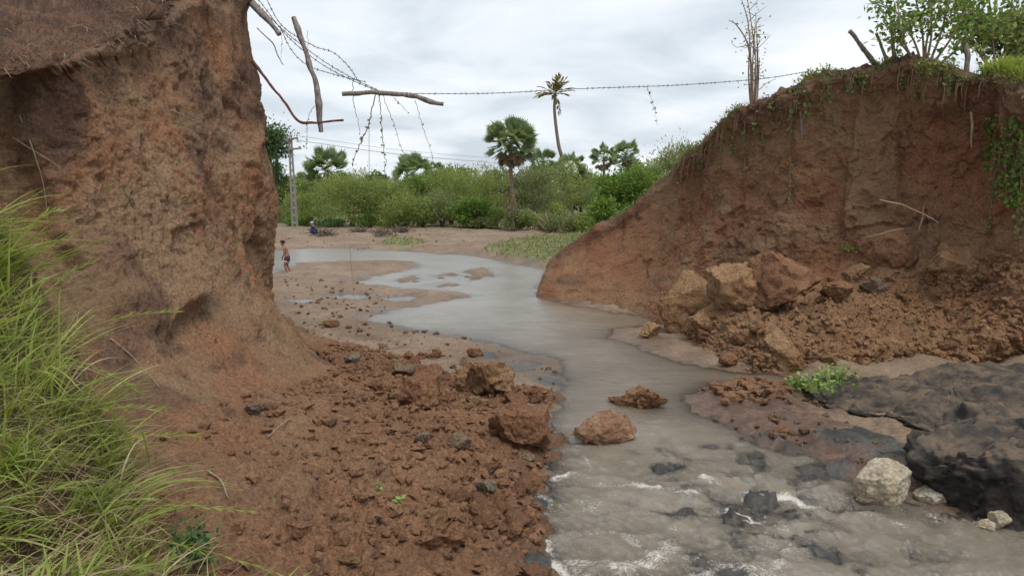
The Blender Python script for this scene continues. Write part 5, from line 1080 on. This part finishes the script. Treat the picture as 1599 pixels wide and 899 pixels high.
def boy():
    foot = G(449, 428, .0); t = thing('person', 'shirtless boy in dark and white shorts standing in the shallow stream', 'person', foot); H = 53 * mpp(foot[1]) * 1.0; s = H / 1.55
    J = {'pelvis': (.02, 0, .80, .115), 'waist': (.0, 0, .93, .10), 'chest': (-.05, 0, 1.10, .125), 'neck0': (-.10, 0, 1.24, .07), 'neck': (-.13, 0, 1.31, .046), 'head0': (-.165, 0, 1.37, .070), 'head': (-.185, 0, 1.44, .090), 'crown': (-.18, 0, 1.50, .070), 'nose': (-.275, 0, 1.415, .018), 'chin': (-.235, 0, 1.365, .032),
         'shL': (-.09, -.15, 1.20, .058), 'elL': (-.06, -.19, .98, .040), 'wrL': (-.14, -.17, .79, .030), 'haL': (-.17, -.16, .71, .028), 'thL': (-.18, -.14, .75, .012), 'f1L': (-.19, -.165, .65, .012), 'f2L': (-.175, -.15, .64, .012),
         'shR': (-.09, .15, 1.20, .058), 'elR': (-.12, .19, .98, .040), 'wrR': (-.22, .15, .83, .030), 'haR': (-.26, .13, .77, .028), 'f1R': (-.29, .12, .72, .012),
         'hiL': (.02, -.09, .74, .098), 'knL': (-.09, -.10, .42, .060), 'caL': (-.04, -.10, .28, .056), 'anL': (.03, -.10, .07, .038), 'toL': (-.12, -.11, .03, .032),
         'hiR': (.02, .09, .74, .098), 'knR': (-.04, .11, .42, .060), 'caR': (.03, .11, .28, .056), 'anR': (.10, .11, .07, .038), 'toR': (-.05, .12, .03, .032), 'earL': (-.17, -.088, 1.43, .018), 'earR': (-.17, .088, 1.43, .018)}
    J = {k: (v[0] * s, v[1] * s, v[2] * s, v[3] * s) for k, v in J.items()}
    E_ = [('pelvis', 'waist'), ('waist', 'chest'), ('chest', 'neck0'), ('neck0', 'neck'), ('neck', 'head0'), ('head0', 'head'), ('head', 'crown'), ('head', 'nose'), ('head0', 'chin'), ('head', 'earL'), ('head', 'earR'), ('neck0', 'shL'), ('shL', 'elL'), ('elL', 'wrL'), ('wrL', 'haL'), ('haL', 'thL'), ('haL', 'f1L'), ('haL', 'f2L'), ('neck0', 'shR'), ('shR', 'elR'), ('elR', 'wrR'), ('wrR', 'haR'), ('haR', 'f1R'),
          ('pelvis', 'hiL'), ('hiL', 'knL'), ('knL', 'caL'), ('caL', 'anL'), ('anL', 'toL'), ('pelvis', 'hiR'), ('hiR', 'knR'), ('knR', 'caR'), ('caR', 'anR'), ('anR', 'toR')]
    link('body', skin_mesh('body', J, E_, M['skin']), t)
    A = {'p': (.025, 0, .80, .135), 'w': (.0, 0, .91, .118), 'l': (.01, -.09, .72, .125), 'l2': (-.05, -.10, .52, .105), 'r': (.01, .09, .72, .125), 'r2': (-.015, .105, .52, .105)}; A = {k: tuple(x * s for x in v) for k, v in A.items()}
    sh = link('shorts', skin_mesh('shorts', A, [('p', 'w'), ('p', 'l'), ('l', 'l2'), ('p', 'r'), ('r', 'r2')], M['shorts_dark']), t); sh['label'] = 'dark plum shorts with pale legs'
    B = {'a': (-.005, -.09, .68, .128), 'b': (-.055, -.10, .505, .112)}; B = {k: tuple(x * s for x in v) for k, v in B.items()}; link('pale_panel', skin_mesh('pale_panel', B, [('a', 'b')], M['shorts_pale']), sh)
    B = {'a': (.0, .09, .66, .128), 'b': (-.02, .105, .505, .112)}; B = {k: tuple(x * s for x in v) for k, v in B.items()}; link('pale_panel', skin_mesh('pale_panel', B, [('a', 'b')], M['shorts_pale']), sh)
    V, F = ICO[3]; V = V.copy(); V[:, 2] = np.maximum(V[:, 2], -.25 - .5 * V[:, 0]); link('hair', mesh_np('hair', (V * np.array([.118, .100, .098]) + np.array([-.172, 0, 1.475])) * s, F, M['hair']), t)
boy()
def croucher():
    foot, _ = surf(490, 367); t = thing('person', 'crouching figure in navy clothes and grey cap on the far sand bank', 'person', foot); s = 1.0
    J = {'pelvis': (.16, 0, .26, .15), 'waist': (.12, 0, .42, .14), 'chest': (.0, 0, .60, .16), 'neck': (-.08, 0, .74, .06), 'head0': (-.11, 0, .80, .085), 'head': (-.12, 0, .88, .10), 'shL': (-.02, -.19, .66, .07), 'elL': (-.16, -.2, .46, .05), 'wrL': (-.36, -.12, .40, .038), 'haL': (-.44, -.1, .38, .032), 'shR': (-.02, .19, .66, .07), 'elR': (-.16, .2, .46, .05), 'wrR': (-.36, .12, .40, .038), 'haR': (-.44, .1, .38, .032),
         'hiL': (.12, -.11, .25, .11), 'knL': (-.22, -.16, .44, .075), 'anL': (-.04, -.15, .07, .05), 'toL': (-.2, -.16, .035, .04), 'hiR': (.12, .11, .25, .11), 'knR': (-.22, .16, .44, .075), 'anR': (-.04, .15, .07, .05), 'toR': (-.2, .16, .035, .04)}
    E_ = [('pelvis', 'waist'), ('waist', 'chest'), ('chest', 'neck'), ('neck', 'head0'), ('head0', 'head'), ('chest', 'shL'), ('shL', 'elL'), ('elL', 'wrL'), ('wrL', 'haL'), ('chest', 'shR'), ('shR', 'elR'), ('elR', 'wrR'), ('wrR', 'haR'), ('pelvis', 'hiL'), ('hiL', 'knL'), ('knL', 'anL'), ('anL', 'toL'), ('pelvis', 'hiR'), ('hiR', 'knR'), ('knR', 'anR'), ('anR', 'toR')]
    link('body', skin_mesh('body', J, E_, M['skin']), t)
    A = {k: (v[0], v[1], v[2], v[3] * 1.14) for k, v in J.items() if k in ('pelvis', 'waist', 'chest', 'shL', 'shR', 'elL', 'elR')}; link('shirt', skin_mesh('shirt', A, [e for e in E_ if e[0] in A and e[1] in A], M['blue']), t)
    A = {k: (v[0], v[1], v[2], v[3] * 1.13) for k, v in J.items() if k in ('pelvis', 'hiL', 'hiR', 'knL', 'knR', 'anL', 'anR')}; link('trousers', skin_mesh('trousers', A, [e for e in E_ if e[0] in A and e[1] in A], M['blue']), t)
    V, F = ICO[3]; V = V.copy(); V[:, 2] = np.maximum(V[:, 2], -.1); mb = MB(); mb.add(V * np.array([.125, .115, .115]) + np.array([-.115, 0, .92]), F); mb.add(V * np.array([.09, .08, .02]) + np.array([-.24, 0, .915]), F); mb.build('cap', M['grey'], t, True, (0, 0, 0))
croucher()
